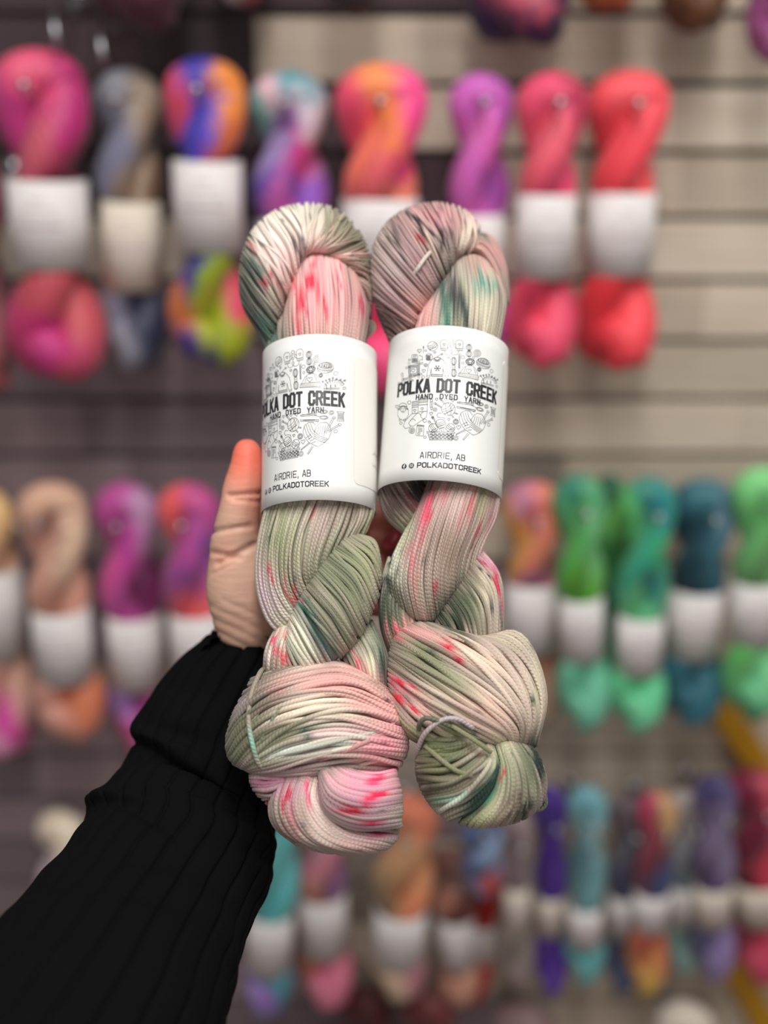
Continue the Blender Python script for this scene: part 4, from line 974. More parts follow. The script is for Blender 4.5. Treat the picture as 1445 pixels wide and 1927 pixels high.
def make_band(parent, topc, botc, hw0, hw1, rot):
    A0 = H(*topc, 0.0); A1 = H(*botc, 0.0)
    ax = A1 - A0; ax /= np.linalg.norm(ax)
    X = H(topc[0] + 10, topc[1], 0.0) - A0
    X = X - ax * (X @ ax); X /= np.linalg.norm(X)
    Nn = np.cross(X, ax)
    if Nn @ NRM < 0: Nn = -Nn
    z0 = (A0 - CAM) @ FW; z1 = (A1 - CAM) @ FW
    R0, R1 = hw0 * z0 / FPX, hw1 * z1 / FPX
    fn = lambda u, v, off: round_pt(R0, R1, A0, A1, X, Nn, rot, u, v, off)
    # paper tube
    nu, nv = 96, 10
    B = Bag()
    for off0, off1 in ((0.0, -0.00025),):
        outer = [[fn(29.0 * 2 * math.pi * i / nu, HL * j / nv, 0.0) for i in range(nu)] for j in range(nv + 1)]
        inner = [[fn(29.0 * 2 * math.pi * i / nu, HL * j / nv, -0.00025) for i in range(nu)] for j in range(nv, -1, -1)]
        B.add(np.array(outer + inner).reshape(-1, 3), grid_faces(2 * nv + 2, nu, True, True))
    band = B.build('paper_label', M_PAPER, parent)

    def ribbons(name, lines, wd, mat, off=0.00006):
        Bq = Bag()
        for ln in lines:
            for (a, b_) in zip(ln[:-1], ln[1:]):
                a = np.array(a); b_ = np.array(b_)
                d = b_ - a; L = np.linalg.norm(d)
                if L < 1e-6: continue
                d /= L; s = np.array([-d[1], d[0]])
                e = wd * 0.45
                a2, b2 = a - d * e, b_ + d * e
                k = max(1, int(abs(b2[0] - a2[0]) / 0.9) + 1)
                tt = np.linspace(0, 1, k + 1)
                r1 = [fn(*(a2 + (b2 - a2) * t + s * wd / 2), off) for t in tt]
                r2 = [fn(*(a2 + (b2 - a2) * t - s * wd / 2), off) for t in tt]
                Bq.add(np.array(r1 + r2), grid_faces(2, k + 1))
        return Bq.build(name, mat, band, smooth=False)

    o = ribbons('printed_logo', DOODLES, 0.185, M_LINE, 0.0001)
    o['label'] = 'fine grey line drawings of knitting things in a circle'
    big = text_lines('POLKA DOT CREEK', -25.6, 25.8, 28.6, 6.2, 0.62, 0.5)
    o = ribbons('printed_title', big, 1.3, M_INK, 0.0001)
    o['label'] = 'bold black words POLKA DOT CREEK'
    o = ribbons('printed_subtitle', text_lines('HAND DYED YARN', -14.6, 15.6, 36.2, 2.35, 0.65, 1.5), 0.55, M_INK, 0.0001)
    o['label'] = 'small spaced words HAND DYED YARN'
    o = ribbons('printed_town', text_lines('AIRDRIE, AB', -10.6, 9.6, 66.0, 2.9, 0.42, 0.35), 0.36, M_INK, 0.0001)
    o['label'] = 'thin words AIRDRIE, AB'
    foot = text_lines('POLKADOTCREEK', -11.6, 18.2, 71.3, 2.25, 0.45)
    o = ribbons('printed_handle', foot, 0.5, M_INK, 0.0001)
    o['label'] = 'small word POLKADOTCREEK'
    # two round icons in front of it
    Bi = Bag()
    for uc in (-18.4, -14.6):
        vc = 72.5
        ring = [fn(uc + 1.35 * math.cos(a), vc + 1.35 * math.sin(a), 0.0001) for a in np.linspace(0, 2 * math.pi, 24, endpoint=False)]
        Bi.add(np.array(ring), [list(range(24))])
    ic = Bi.build('printed_icons', M_INK, band, smooth=False)
    Lw = [[(-17.95, 71.7), (-18.3, 71.75), (-18.4, 72.1), (-18.4, 73.5)], [(-18.85, 72.45), (-18.0, 72.45)]]
    c_ = [(-14.6 + .35 * math.cos(a), 72.5 + .35 * math.sin(a)) for a in np.linspace(0, 2 * math.pi, 13)]
    sq = [(-15.3, 71.8), (-13.9, 71.8), (-13.9, 73.2), (-15.3, 73.2), (-15.3, 71.8)]
    ribbons('icon_marks', Lw, 0.38, M_WHITEINK, 0.00014)
    ribbons('icon_marks', [c_, sq], 0.16, M_WHITEINK, 0.00014)
    # overlapping end of the strip: a rounded flap with pen marks
    u0, u1, v0, v1, rc = 31.5, 62.0, 9.0, 71.0, 3.0
    us = np.concatenate([u0 + rc * (1 - np.cos(np.linspace(0, math.pi / 2, 8))), np.linspace(u0 + rc, u1, 20)[1:]])
    rows = []
    for u in us:
        dv = 0.0
        if u < u0 + rc: dv = rc - math.sqrt(max(0, rc ** 2 - (u0 + rc - u) ** 2))
        rows.append([fn(u, v, 0.00022) for v in (v0 + dv, v1 - dv)])
        rows[-1] = [fn(u, v0 + dv, 0.0)] + rows[-1] + [fn(u, v1 - dv, 0.0)]
    V = np.array(rows).reshape(-1, 3)
    Bf = Bag(); Bf.add(V, grid_faces(len(us), 4))
    fl = Bf.build('sticker', M_STICKER, band, smooth=False)
    fl['label'] = 'cream rounded sticker on the side of the band'
    pen = []
    rr_ = random.Random(5)
    for row in range(2):
        u = 46.0
        for k in range(7):
            pen.append([(u + rr_.uniform(0, .5), 53 + row * 6 + rr_.uniform(-1, 1)) for _ in range(3)] + [(u + 1.3, 53.5 + row * 6)])
            u += 2.0
    ribbons('pen_marks', pen, 0.22, M_LINE, 0.0003)
    return band


# ---------------------------------------------------------------- left held skein
A = empty('yarn_skein', H(600, 1000, 0), 'left held skein, sage green and blush pink, foot resting on the black sleeve', 'yarn', 'skeins held in the hand')
B1 = Bag()
lobe(B1, [[(520, 660), (508, 668), (512, 690)], [(462, 585), (490, 625), (518, 668)], [(451, 528), (482, 580), (522, 632)], [(457, 478), (500, 535), (534, 592)],
          [(478, 430), (522, 490), (548, 556)], [(516, 398), (550, 450), (562, 516)], [(558, 385), (573, 430), (572, 490)], [(600, 384), (598, 425), (580, 480)],
          [(642, 400), (622, 440), (588, 477)], [(676, 436), (640, 462), (600, 478)], [(696, 486), (665, 486), (625, 486)], [(700, 545), (690, 525), (655, 508)], [(697, 600), (694, 580), (680, 540)]],
     112, 0.021, 0.000, dyeA, rad=0.0008, p=0.55, dk=[.15, .35, .6, .85, 1, 1, 1, 1, .95, .85, .7, .5, .3])
lobe(B1, [[(700, 560), (695, 620), (672, 690)], [(685, 560), (680, 620), (650, 700)], [(660, 580), (655, 640), (630, 700)]], 16, 0.012, -0.008, dyeA, rad=0.0008)
lobe(B1, [[(545, 560), (520, 580), (516, 640), (520, 690)], [(552, 570), (530, 600), (528, 650), (530, 690)], [(560, 580), (545, 620), (545, 690)]], 13, 0.008, 0.004, dyeA)
lobe(B1, [[(516, 606), (502, 640), (504, 700)], [(528, 600), (515, 640), (516, 700)], [(540, 600), (530, 640), (532, 700)]], 12, 0.008, 0.003, dyeA)
lobe(B1, [[(546, 552), (531, 610), (540, 700)], [(555, 515), (551, 590), (562, 705)], [(572, 487), (580, 575), (586, 705)], [(602, 478), (612, 570), (610, 705)],
          [(636, 486), (645, 575), (635, 700)], [(664, 508), (676, 585), (660, 695)], [(678, 535), (692, 592), (676, 680)]],
     64, 0.0175, 0.006, dyeA, rad=0.0008, p=0.7)
# straight run inside the band
lobe(B1, [[(510, 690), (508, 800), (512, 930)], [(600, 690), (600, 800), (600, 930)], [(690, 690), (692, 800), (690, 930)]], 60, 0.018, 0.0, dyeA)
o = B1.build('top_loop', M_YARN, A)
o['label'] = 'fat looped top of the skein, cream, grey green and pink'
B2 = Bag()
lobe(B2, [[(512, 905), (487, 1010), (481, 1090), (500, 1160), (530, 1195)], [(540, 898), (507, 1010), (503, 1090), (522, 1150), (548, 1178)], [(572, 895), (535, 1010), (532, 1090), (548, 1130), (562, 1152)],
          [(605, 895), (565, 1010), (560, 1080), (570, 1110), (578, 1125)], [(640, 897), (604, 1000), (588, 1060), (592, 1090), (596, 1100)], [(668, 902), (644, 985), (620, 1040), (615, 1062), (616, 1075)], [(688, 915), (686, 970), (668, 1005), (658, 1025), (650, 1042)], [(700, 925), (703, 960), (694, 985), (688, 1000), (680, 1012)]],
     70, 0.019, 0.004, dyeA, rad=0.00088, p=0.6, dk=[.4, .7, .9, 1, 1, .8, .5, .2])
lobe(B2, [[(650, 915), (672, 985), (640, 1030)], [(685, 915), (697, 965), (672, 1005)], [(704, 930), (706, 955), (690, 990)]], 26, 0.012, -0.010, dyeA, rad=0.00085)
lobe(B2, [[(675, 1006), (705, 1018), (716, 1062)], [(650, 1010), (694, 1050), (715, 1105)], [(618, 1040), (672, 1085), (700, 1150)], [(592, 1075), (642, 1130), (678, 1195)], [(570, 1112), (614, 1170), (650, 1228)], [(552, 1150), (588, 1205), (622, 1256)], [(540, 1190), (562, 1235), (590, 1280)], [(535, 1230), (545, 1260), (560, 1290)]],
     76, 0.020, 0.006, dyeA, rad=0.00088, p=0.6)
lobe(B2, [[(522, 1178), (500, 1225), (497, 1290)], [(540, 1172), (520, 1220), (516, 1290)], [(556, 1176), (540, 1225), (538, 1290)], [(570, 1190), (560, 1235), (560, 1290)]], 26, 0.014, 0.001, dyeA, rad=0.0009)
lobe(B2, [[(630, 1215), (650, 1260), (665, 1310)], [(655, 1200), (682, 1250), (695, 1318)], [(680, 1180), (706, 1235), (716, 1322)], [(700, 1168), (722, 1225), (730, 1322)]], 34, 0.016, -0.002, dyeA, rad=0.0009)
o = B2.build('twisted_strands', M_YARN, A)
o['label'] = 'two sage and cream bundles twisted round each other below the band'
B3 = Bag()
lobe(B3, [[(476, 1275), (560, 1250), (630, 1246), (690, 1272)], [(440, 1345), (480, 1300), (560, 1268), (650, 1258), (730, 1300)], [(428, 1390), (460, 1340), (530, 1298), (650, 1280), (750, 1328)],
          [(430, 1418), (458, 1375), (525, 1328), (645, 1305), (757, 1348)], [(440, 1435), (470, 1395), (535, 1354), (645, 1335), (763, 1368)], [(452, 1442), (485, 1415), (545, 1382), (645, 1364), (766, 1390)],
          [(462, 1446), (500, 1432), (555, 1408), (645, 1394), (764, 1412)], [(468, 1450), (520, 1446), (600, 1430), (690, 1420), (757, 1432)], [(478, 1454), (540, 1462), (640, 1452), (745, 1448)]],
     62, 0.024, 0.004, dyeA, rad=0.00118, p=0.6, cross=0.07, loose=0.4, pts=60, jit=18, rough=1.9)
lobe(B3, [[(474, 1452), (500, 1440), (560, 1462)], [(472, 1468), (505, 1470), (556, 1466)], [(482, 1490), (510, 1492), (552, 1470)], [(504, 1512), (524, 1500), (550, 1474)]], 13, 0.010, 0.004, dyeA, rad=0.0011, cross=.1)
lobe(B3, [[(528, 1452), (508, 1508), (516, 1552), (560, 1588)], [(548, 1450), (527, 1515), (548, 1568), (612, 1602)], [(568, 1450), (552, 1520), (588, 1578), (668, 1606)], [(588, 1450), (576, 1515), (622, 1576), (715, 1600)], [(604, 1452), (596, 1508), (650, 1565), (742, 1582)], [(616, 1456), (612, 1500), (672, 1548), (748, 1560)]],
     50, 0.022, 0.000, dyeA, rad=0.00118, p=0.6, cross=0.03, pts=56, rough=1.5)
lobe(B3, [[(604, 1462), (612, 1528), (672, 1560), (752, 1556)], [(602, 1455), (618, 1508), (680, 1532), (754, 1526)], [(606, 1450), (632, 1488), (690, 1505), (753, 1498)], [(618, 1446), (650, 1470), (700, 1480), (748, 1472)], [(640, 1440), (670, 1452), (710, 1456), (742, 1450)]],
     26, 0.019, 0.010, dyeA, rad=0.00135, p=0.6, cross=0.02, pts=50)
def mintgrey(x, y, s_):
    w = np.exp(-((y - 1395) / 24) ** 2)[..., None]
    return (srgb((150, 138, 120)) * (1 - w) + srgb((140, 186, 166)) * w) * np.where((y > 1425)[..., None], 1.25, 1.0)


strand(B3, [(497, 1258, 2), (488, 1268, 15), (472, 1310, 22), (468, 1360, 26), (476, 1405, 26), (486, 1436, 22), (500, 1446, 18), (518, 1445, 15), (528, 1436, 10)], mintgrey, 0.00118)
strand(B3, [(640, 1300, 20), (700, 1302, 21), (735, 1312, 18), (746, 1335, 17), (732, 1372, 21), (680, 1400, 26), (620, 1424, 22), (560, 1440, 12)], lambda x, y, s: np.broadcast_to(srgb((206, 150, 148)), x.shape + (3,)), 0.0011)
strand(B3, [(748, 1325, 6), (756, 1362, 13), (748, 1400, 16), (725, 1424, 17), (690, 1436, 16), (650, 1446, 12), (600, 1450, 6)], lambda x, y, s: np.broadcast_to(srgb((206, 178, 168)), x.shape + (3,)), 0.0011)
strand(B3, [(620, 1262, 14), (570, 1290, 24), (530, 1330, 28), (505, 1368, 27), (488, 1400, 24), (480, 1430, 14)], lambda x, y, s: np.broadcast_to(srgb((122, 130, 104)), x.shape + (3,)), 0.0011)
strand(B3, [(600, 1270, 20), (550, 1285, 23), (500, 1320, 26), (470, 1370, 24), (455, 1400, 20), (445, 1420, 10)], lambda x, y, s: np.broadcast_to(srgb((146, 138, 122)), x.shape + (3,)), 0.0011)
strand(B3, [(470, 1430, 12), (500, 1425, 22), (570, 1410, 27), (650, 1390, 27), (720, 1375, 22), (760, 1372, 8)], lambda x, y, s: np.broadcast_to(srgb((196, 196, 182)), x.shape + (3,)), 0.0011)
o = B3.build('folded_end', M_YARN, A)
o['label'] = 'loose pink and grey puff with the tucked foot below it'
# small loops standing out at the right of the top loop
B4 = Bag()
for dx in (0, 5, -4):
    strand(B4, [(684, 600, 0), (697 + dx, 606, 2), (700 + dx, 618, 2), (690 + dx, 632, 0), (672, 640, -2)], dyeA, 0.0007)
o = B4.build('loose_strand', M_YARN, A)
make_band(A, (602, 671), (600.5, 968), 107, 108.5, math.radians(-24))

# ---------------------------------------------------------------- right held skein
Bk = empty('yarn_skein', H(830, 1000, 0), 'right held skein, mauve and sage with green knotted foot, band facing forward', 'yarn', 'skeins held in the hand')
B1 = Bag()
lobe(B1, [[(762, 700), (752, 680), (772, 690)], [(728, 630), (748, 640), (772, 668)], [(708, 580), (738, 602), (778, 636)], [(699, 528), (736, 564), (788, 608)], [(701, 474), (748, 528), (800, 582)], [(720, 430), (768, 498), (814, 560)],
          [(752, 400), (800, 468), (834, 534)], [(796, 384), (830, 440), (850, 506)], [(838, 383), (856, 432), (858, 492)], [(876, 396), (880, 438), (868, 482)], [(902, 424), (900, 455), (880, 478)]],
     104, 0.022, 0.002, dyeB, rad=0.0008, p=0.55, dk=[.1, .2, .45, .75, .95, 1, 1, .95, .85, .7, .5])
lobe(B1, [[(868, 450), (918, 440), (950, 495), (957, 570)], [(868, 462), (908, 462), (940, 510), (950, 575)], [(868, 478), (902, 482), (926, 520), (940, 580)]], 34, 0.016, -0.002, dyeB, rad=0.0008)
lobe(B1, [[(812, 560), (784, 605), (770, 690)], [(828, 536), (808, 595), (800, 700)], [(845, 512), (836, 580), (830, 705)], [(862, 490), (866, 570), (858, 705)], [(888, 480), (900, 560), (888, 700)], [(914, 488), (932, 562), (912, 690)], [(938, 515), (954, 572), (932, 675)]],
     66, 0.0185, 0.006, dyeB, rad=0.0008, p=0.7)
lobe(B1, [[(745, 690), (735, 800), (725, 900)], [(842, 690), (835, 800), (828, 900)], [(940, 690), (935, 800), (925, 900)]], 60, 0.018, 0.0, dyeB)
o = B1.build('top_loop', M_YARN, Bk)
o['label'] = 'fat looped top of the skein, mauve with dark green streaks'
B2 = Bag()
lobe(B2, [[(714, 920), (722, 968), (768, 1012)], [(716, 900), (745, 955), (790, 1005)], [(740, 880), (772, 935), (808, 985)], [(775, 880), (800, 915), (828, 960)]], 46, 0.014, -0.006, dyeB, rad=0.00085)
lobe(B2, [[(806, 935), (752, 1020), (730, 1085), (742, 1148)], [(812, 895), (772, 1010), (752, 1090), (768, 1160)], [(834, 885), (792, 1005), (776, 1090), (790, 1168)], [(858, 882), (816, 1000), (800, 1085), (810, 1168)], [(882, 882), (846, 990), (824, 1075), (826, 1152)],
          [(906, 885), (878, 980), (850, 1060), (845, 1128)], [(928, 895), (908, 975), (880, 1040), (868, 1100)], [(940, 915), (934, 970), (912, 1015), (896, 1055)]],
     80, 0.021, 0.005, dyeB, rad=0.00088, p=0.6, dk=[.4, .7, .95, 1, 1, .9, .6, .3, .12])
lobe(B2, [[(732, 1050), (716, 1110), (717, 1175), (735, 1235)], [(744, 1080), (732, 1130), (736, 1185), (755, 1225)], [(762, 1115), (756, 1150), (765, 1190), (785, 1210)], [(785, 1145), (785, 1165), (795, 1190), (810, 1200)]], 30, 0.016, -0.002, dyeB, rad=0.0009)
lobe(B2, [[(808, 1160), (828, 1190), (845, 1230)], [(832, 1130), (862, 1175), (880, 1235)], [(858, 1098), (896, 1150), (908, 1235)], [(884, 1062), (925, 1125), (928, 1225)], [(902, 1032), (942, 1090), (946, 1205)]],
     56, 0.018, 0.000, dyeB, rad=0.00088, p=0.6)
o = B2.build('twisted_strands', M_YARN, Bk)
o['label'] = 'two mauve, cream and dark green bundles twisted together below the band'
B3 = Bag()
lobe(B3, [[(915, 1218), (962, 1186), (1000, 1215), (1027, 1310), (1008, 1402)], [(860, 1196), (945, 1208), (995, 1255), (1016, 1330), (1000, 1404)], [(800, 1172), (900, 1212), (975, 1275), (1004, 1345), (992, 1404)], [(762, 1180), (865, 1230), (950, 1295), (990, 1355), (984, 1403)], [(744, 1200), (840, 1255), (925, 1315), (975, 1365), (976, 1402)],
          [(736, 1226), (820, 1282), (900, 1336), (955, 1376), (966, 1400)], [(733, 1255), (806, 1312), (880, 1358), (930, 1386), (952, 1399)], [(733, 1285), (790, 1340), (850, 1378), (905, 1395), (930, 1400)], [(736, 1318), (772, 1362), (820, 1392), (860, 1402), (895, 1404)], [(748, 1352), (765, 1382), (790, 1398), (815, 1404), (840, 1406)]],
     74, 0.024, 0.004, dyeB, rad=0.00114, p=0.6, cross=0.035, loose=0.22, pts=60, jit=14, rough=1.6)
lobe(B3, [[(792, 1190), (800, 1162), (815, 1186)], [(800, 1192), (808, 1168), (822, 1190)]], 4, 0.004, 0.006, dyeB, rad=0.0011)
lobe(B3, [[(985, 1392), (1014, 1425), (1027, 1465), (1025, 1500)], [(970, 1392), (998, 1435), (1012, 1485), (1006, 1525)], [(955, 1390), (980, 1445), (988, 1502), (976, 1543)], [(944, 1390), (964, 1452), (962, 1512), (934, 1553)], [(935, 1390), (950, 1445), (938, 1508), (895, 1555)], [(928, 1390), (940, 1436), (920, 1495), (862, 1548)]],
     48, 0.022, 0.004, dyeB, rad=0.00118, p=0.6, pts=56, rough=1.5)
lobe(B3, [[(850, 1545), (905, 1515), (940, 1455), (928, 1396)], [(822, 1525), (882, 1500), (928, 1448), (922, 1398)], [(800, 1495), (862, 1482), (918, 1438), (918, 1400)], [(788, 1465), (848, 1460), (905, 1425), (914, 1402)], [(785, 1438), (842, 1438), (895, 1412), (910, 1402)], [(790, 1410), (840, 1412), (885, 1400), (908, 1402)], [(800, 1384), (840, 1386), (880, 1388), (906, 1400)], [(822, 1362), (850, 1366), (880, 1378), (905, 1396)]],
     42, 0.023, 0.006, dyeB, rad=0.0012, p=0.6, cross=0.04, loose=0.25, pts=56, rough=2)
PALE = lambda x, y, s: np.broadcast_to(srgb((182, 168, 168)), x.shape + (3,))
SG = lambda x, y, s: np.broadcast_to(srgb((96, 98, 76)), x.shape + (3,))
SG2 = lambda x, y, s: np.broadcast_to(srgb((134, 134, 100)), x.shape + (3,))
strand(B3, [(792, 1430, 8), (786, 1412, 18), (800, 1380, 27), (830, 1356, 30), (860, 1353, 30), (890, 1370, 26)], PALE, 0.00115)
strand(B3, [(795, 1385, 16), (788, 1366, 26), (800, 1352, 30), (822, 1356, 30), (850, 1368, 28)], SG, 0.00115)
strand(B3, [(850, 1366, 28), (880, 1385, 31), (905, 1402, 31), (924, 1416, 29)], SG2, 0.00115)
strand(B3, [(800, 1404, 22), (830, 1430, 30), (858, 1450, 32), (888, 1460, 30)], SG2, 0.00115)
strand(B3, [(1012, 1460, 10), (1024, 1490, 9), (1027, 1512, 8), (1018, 1523, 7), (1000, 1524, 7), (985, 1520, 8)], SG, 0.0009)
o = B3.build('folded_end', M_YARN, Bk)
o['label'] = 'cream and pink puff ending in a green knotted ball'
B4 = Bag()
strand(B4, [(772, 526, 20), (786, 506, 25), (798, 488, 25), (810, 474, 22)], lambda x, y, s: np.broadcast_to(srgb((205, 188, 178)), x.shape + (3,)), 0.0011)
o = B4.build('loose_strand', M_YARN, Bk)
o['label'] = 'short pale strand end lying on the top loop'
make_band(Bk, (844, 659), (826, 936), 112.5, 117, math.radians(0))

# ================================================================== PERSON: hand, forearm, sleeve
def blob_tube(B, pts, sub=26, sides=20):
    """pts: (x, y, forward mm, half-width mm, half-thickness mm)"""
    Q = catmull(np.array(pts, float), sub)
    P = H(Q[:, 0], Q[:, 1], Q[:, 2] / 1000)
    T = np.gradient(P, axis=0); T /= np.linalg.norm(T, axis=1)[:, None]
    S = np.cross(T, NRM); S /= np.linalg.norm(S, axis=1)[:, None]
    Nn = np.cross(S, T)
    # rounded ends
    rows = []
    def ring(c, s, n_, a, b_):
        an = np.linspace(0, 2 * math.pi, sides, endpoint=False)
        return c + a * np.cos(an)[:, None] * s + b_ * np.sin(an)[:, None] * n_
    for e in (0.99, 0.9, 0.7, 0.4):
        k = math.sqrt(1 - e * e); r = Q[0, 3] / 1000
        rows.append(ring(P[0] - T[0] * r * e, S[0], Nn[0], Q[0, 3] / 1000 * k, Q[0, 4] / 1000 * k))
    for i in range(len(P)):
        rows.append(ring(P[i], S[i], Nn[i], Q[i, 3] / 1000, Q[i, 4] / 1000))
    for e in (0.4, 0.7, 0.9, 0.99):
        k = math.sqrt(1 - e * e); r = Q[-1, 3] / 1000
        rows.append(ring(P[-1] + T[-1] * r * e, S[-1], Nn[-1], Q[-1, 3] / 1000 * k, Q[-1, 4] / 1000 * k))
    V = np.vstack(rows); m = len(rows)
    F = grid_faces(m, sides, True).tolist() + [list(range(sides))[::-1], [(m - 1) * sides + k for k in range(sides)]]
    B.add(V, F)


person = empty('person', Z(470, 1260, 0.60), 'person seen as a left hand and black ribbed sleeve, palm forward holding two skeins', 'person')
Hb = Bag()
# thumb: tip beside the left band, base in the thenar
blob_tube(Hb, [(465, 852, -8, 7.7, 7.0), (464, 880, -9, 9.0, 8.0), (457, 920, -11, 10.6, 9.0), (452, 950, -13, 10.4, 9.2), (447, 985, -17, 11.6, 10.5), (446, 1030, -24, 14.5, 13), (456, 1090, -30, 17, 15)])
# thenar and palm
blob_tube(Hb, [(450, 1040, -28, 15.5, 13), (452, 1080, -30, 17.5, 15), (454, 1120, -33, 18, 15), (463, 1170, -39, 17, 13)])
blob_tube(Hb, [(560, 1000, -44, 26, 10), (555, 1060, -46, 33, 12), (545, 1120, -47, 33, 13), (518, 1175, -50, 32, 13), (486, 1230, -55, 28, 14), (476, 1280, -58, 26, 15), (464, 1340, -62, 25, 16)])
blob_tube(Hb, [(590, 985, -46, 18, 9), (620, 1040, -48, 24, 10), (600, 1110, -48, 26, 12), (560, 1180, -50, 26, 13), (515, 1250, -57, 22, 13)])
# fingers pass behind both hanks and curl forward
blob_tube(Hb, [(560, 995, -45, 9.5, 9), (630, 975, -47, 9, 9), (710, 972, -46, 8.6, 8.5), (780, 985, -42, 8, 8), (835, 1002, -36, 7.2, 7)])
blob_tube(Hb, [(580, 1035, -47, 9.5, 9), (660, 1025, -49, 9, 9), (745, 1022, -48, 8.6, 8.5), (825, 1035, -43, 8, 8), (885, 1052, -36, 7, 7)])
blob_tube(Hb, [(590, 1085, -48, 9.5, 9), (670, 1078, -50, 9, 9), (745, 1078, -49, 8.2, 8.2), (815, 1092, -44, 7.6, 7.6), (868, 1108, -37, 6.8, 6.8)])
blob_tube(Hb, [(585, 1130, -48, 9, 9), (650, 1130, -49, 8.2, 8.2), (710, 1135, -48, 7.4, 7.4), (765, 1145, -44, 6.8, 6.8), (805, 1155, -40, 6, 6)])
SKIN, nt, b = new_mat('skin', 0.5, 0.4)
b.inputs['Subsurface Weight'].default_value = 0.12
b.inputs['Subsurface Radius'].default_value = (0.008, 0.003, 0.0015)
b.inputs['Subsurface Scale'].default_value = 0.4
at = nt.nodes.new('ShaderNodeAttribute'); at.attribute_name = 'dye'
tc = nt.nodes.new('ShaderNodeTexCoord')
no = nt.nodes.new('ShaderNodeTexNoise'); no.inputs['Scale'].default_value = 60; no.inputs['Detail'].default_value = 5
nt.links.new(tc.outputs['Object'], no.inputs['Vector'])
mx = nt.nodes.new('ShaderNodeMixRGB'); mx.blend_type = 'OVERLAY'; mx.inputs[0].default_value = 0.22
nt.links.new(at.outputs['Color'], mx.inputs[1]); nt.links.new(no.outputs['Fac'], mx.inputs[2]); nt.links.new(mx.outputs[0], b.inputs['Base Color'])
# wrinkles: stretched noise
mp = nt.nodes.new('ShaderNodeMapping'); mp.inputs['Rotation'].default_value = (0, math.radians(-25), 0); mp.inputs['Scale'].default_value = (60, 60, 330)
nt.links.new(tc.outputs['Object'], mp.inputs[0])
n2 = nt.nodes.new('ShaderNodeTexNoise'); n2.inputs['Scale'].default_value = 1.0; n2.inputs['Detail'].default_value = 4
nt.links.new(mp.outputs[0], n2.inputs['Vector'])
bp = nt.nodes.new('ShaderNodeBump'); bp.inputs['Strength'].default_value = 0.4; bp.inputs['Distance'].default_value = 0.0012
nt.links.new(n2.outputs['Fac'], bp.inputs['Height']); nt.links.new(bp.outputs[0], b.inputs['Normal'])
tmp = Hb.build('hand_raw', SKIN, person)
md = tmp.modifiers.new('r', 'REMESH'); md.mode = 'VOXEL'; md.voxel_size = 0.0013
ms = tmp.modifiers.new('s', 'SMOOTH'); ms.factor = 0.8; ms.iterations = 14
dg = bpy.context.evaluated_depsgraph_get()
me = bpy.data.meshes.new_from_object(tmp.evaluated_get(dg))
bpy.data.objects.remove(tmp)
hand = bpy.data.objects.new('hand', me); COL.objects.link(hand); hand.parent = person
nv = len(me.vertices)
co = np.zeros(nv * 3, np.float32); me.vertices.foreach_get('co', co); co = co.reshape(-1, 3) + np.array(person.location)
rel = co - CAM
zz = rel @ FW
X2 = rel @ RT / zz * FPX + 722.5; Y2 = 963.5 - rel @ UP / zz * FPX
disp = np.zeros(nv)
def crease(x0, y0, x1, y1, w, d):
    dx, dy = x1 - x0, y1 - y0; L2 = dx * dx + dy * dy
    t = np.clip(((X2 - x0) * dx + (Y2 - y0) * dy) / L2, 0, 1)
    dist = np.hypot(X2 - x0 - t * dx, Y2 - y0 - t * dy)
    return -1.7 * d * np.exp(-(dist / w) ** 2)
for c in ((430, 932, 492, 928, 4, .0012), (440, 940, 490, 944, 4, .0006), (400, 1000, 470, 990, 5, .0009), (400, 1040, 450, 1050, 5, .0010), (410, 1060, 480, 1025, 6, .0012), (400, 1080, 440, 1060, 3, .0004),
          (395, 1140, 500, 1190, 4, .0003), (392, 1160, 500, 1212, 4, .00035), (390, 1180, 490, 1230, 4, .0004), (420, 1130, 500, 1165, 4, .0003), (385, 1200, 450, 1225, 4, .0004)):
    disp += crease(*c)
nor = np.zeros(nv * 3, np.float32); me.vertices.foreach_get('normal', nor); nor = nor.reshape(-1, 3)
me.vertices.foreach_set('co', (co - np.array(person.location) + nor * disp[:, None]).astype(np.float32).ravel())
c = np.broadcast_to(srgb((214, 170, 148)), (nv, 3)).copy()
def blend(c, w, col): return c * (1 - w[:, None]) + srgb(col) * w[:, None]
c = blend(c, np.exp(-((X2 - 462) / 60) ** 2 - ((Y2 - 868) / 62) ** 2) * .98, (232, 118, 92))
c = blend(c, np.exp(-((X2 - 452) / 50) ** 2 - ((Y2 - 838) / 30) ** 2) * .7, (236, 108, 88))
c = blend(c, np.exp(-((X2 - 490) / 34) ** 2 - ((Y2 - 960) / 60) ** 2) * .6, (176, 98, 78))
c = blend(c, np.exp(-((X2 - 415) / 30) ** 2 - ((Y2 - 1045) / 30) ** 2) * .35, (226, 150, 128))
c = blend(c, np.exp(-((X2 - 395) / 30) ** 2 - ((Y2 - 1130) / 60) ** 2) * .4, (212, 180, 150))
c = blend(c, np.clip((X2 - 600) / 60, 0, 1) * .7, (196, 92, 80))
a = me.color_attributes.new('dye', 'FLOAT_COLOR', 'POINT')
c4 = np.ones((nv, 4), np.float32); c4[:, :3] = c
a.data.foreach_set('color', c4.ravel())
me.materials.clear(); me.materials.append(SKIN)
me.polygons.foreach_set('use_smooth', [True] * len(me.polygons)); me.update()

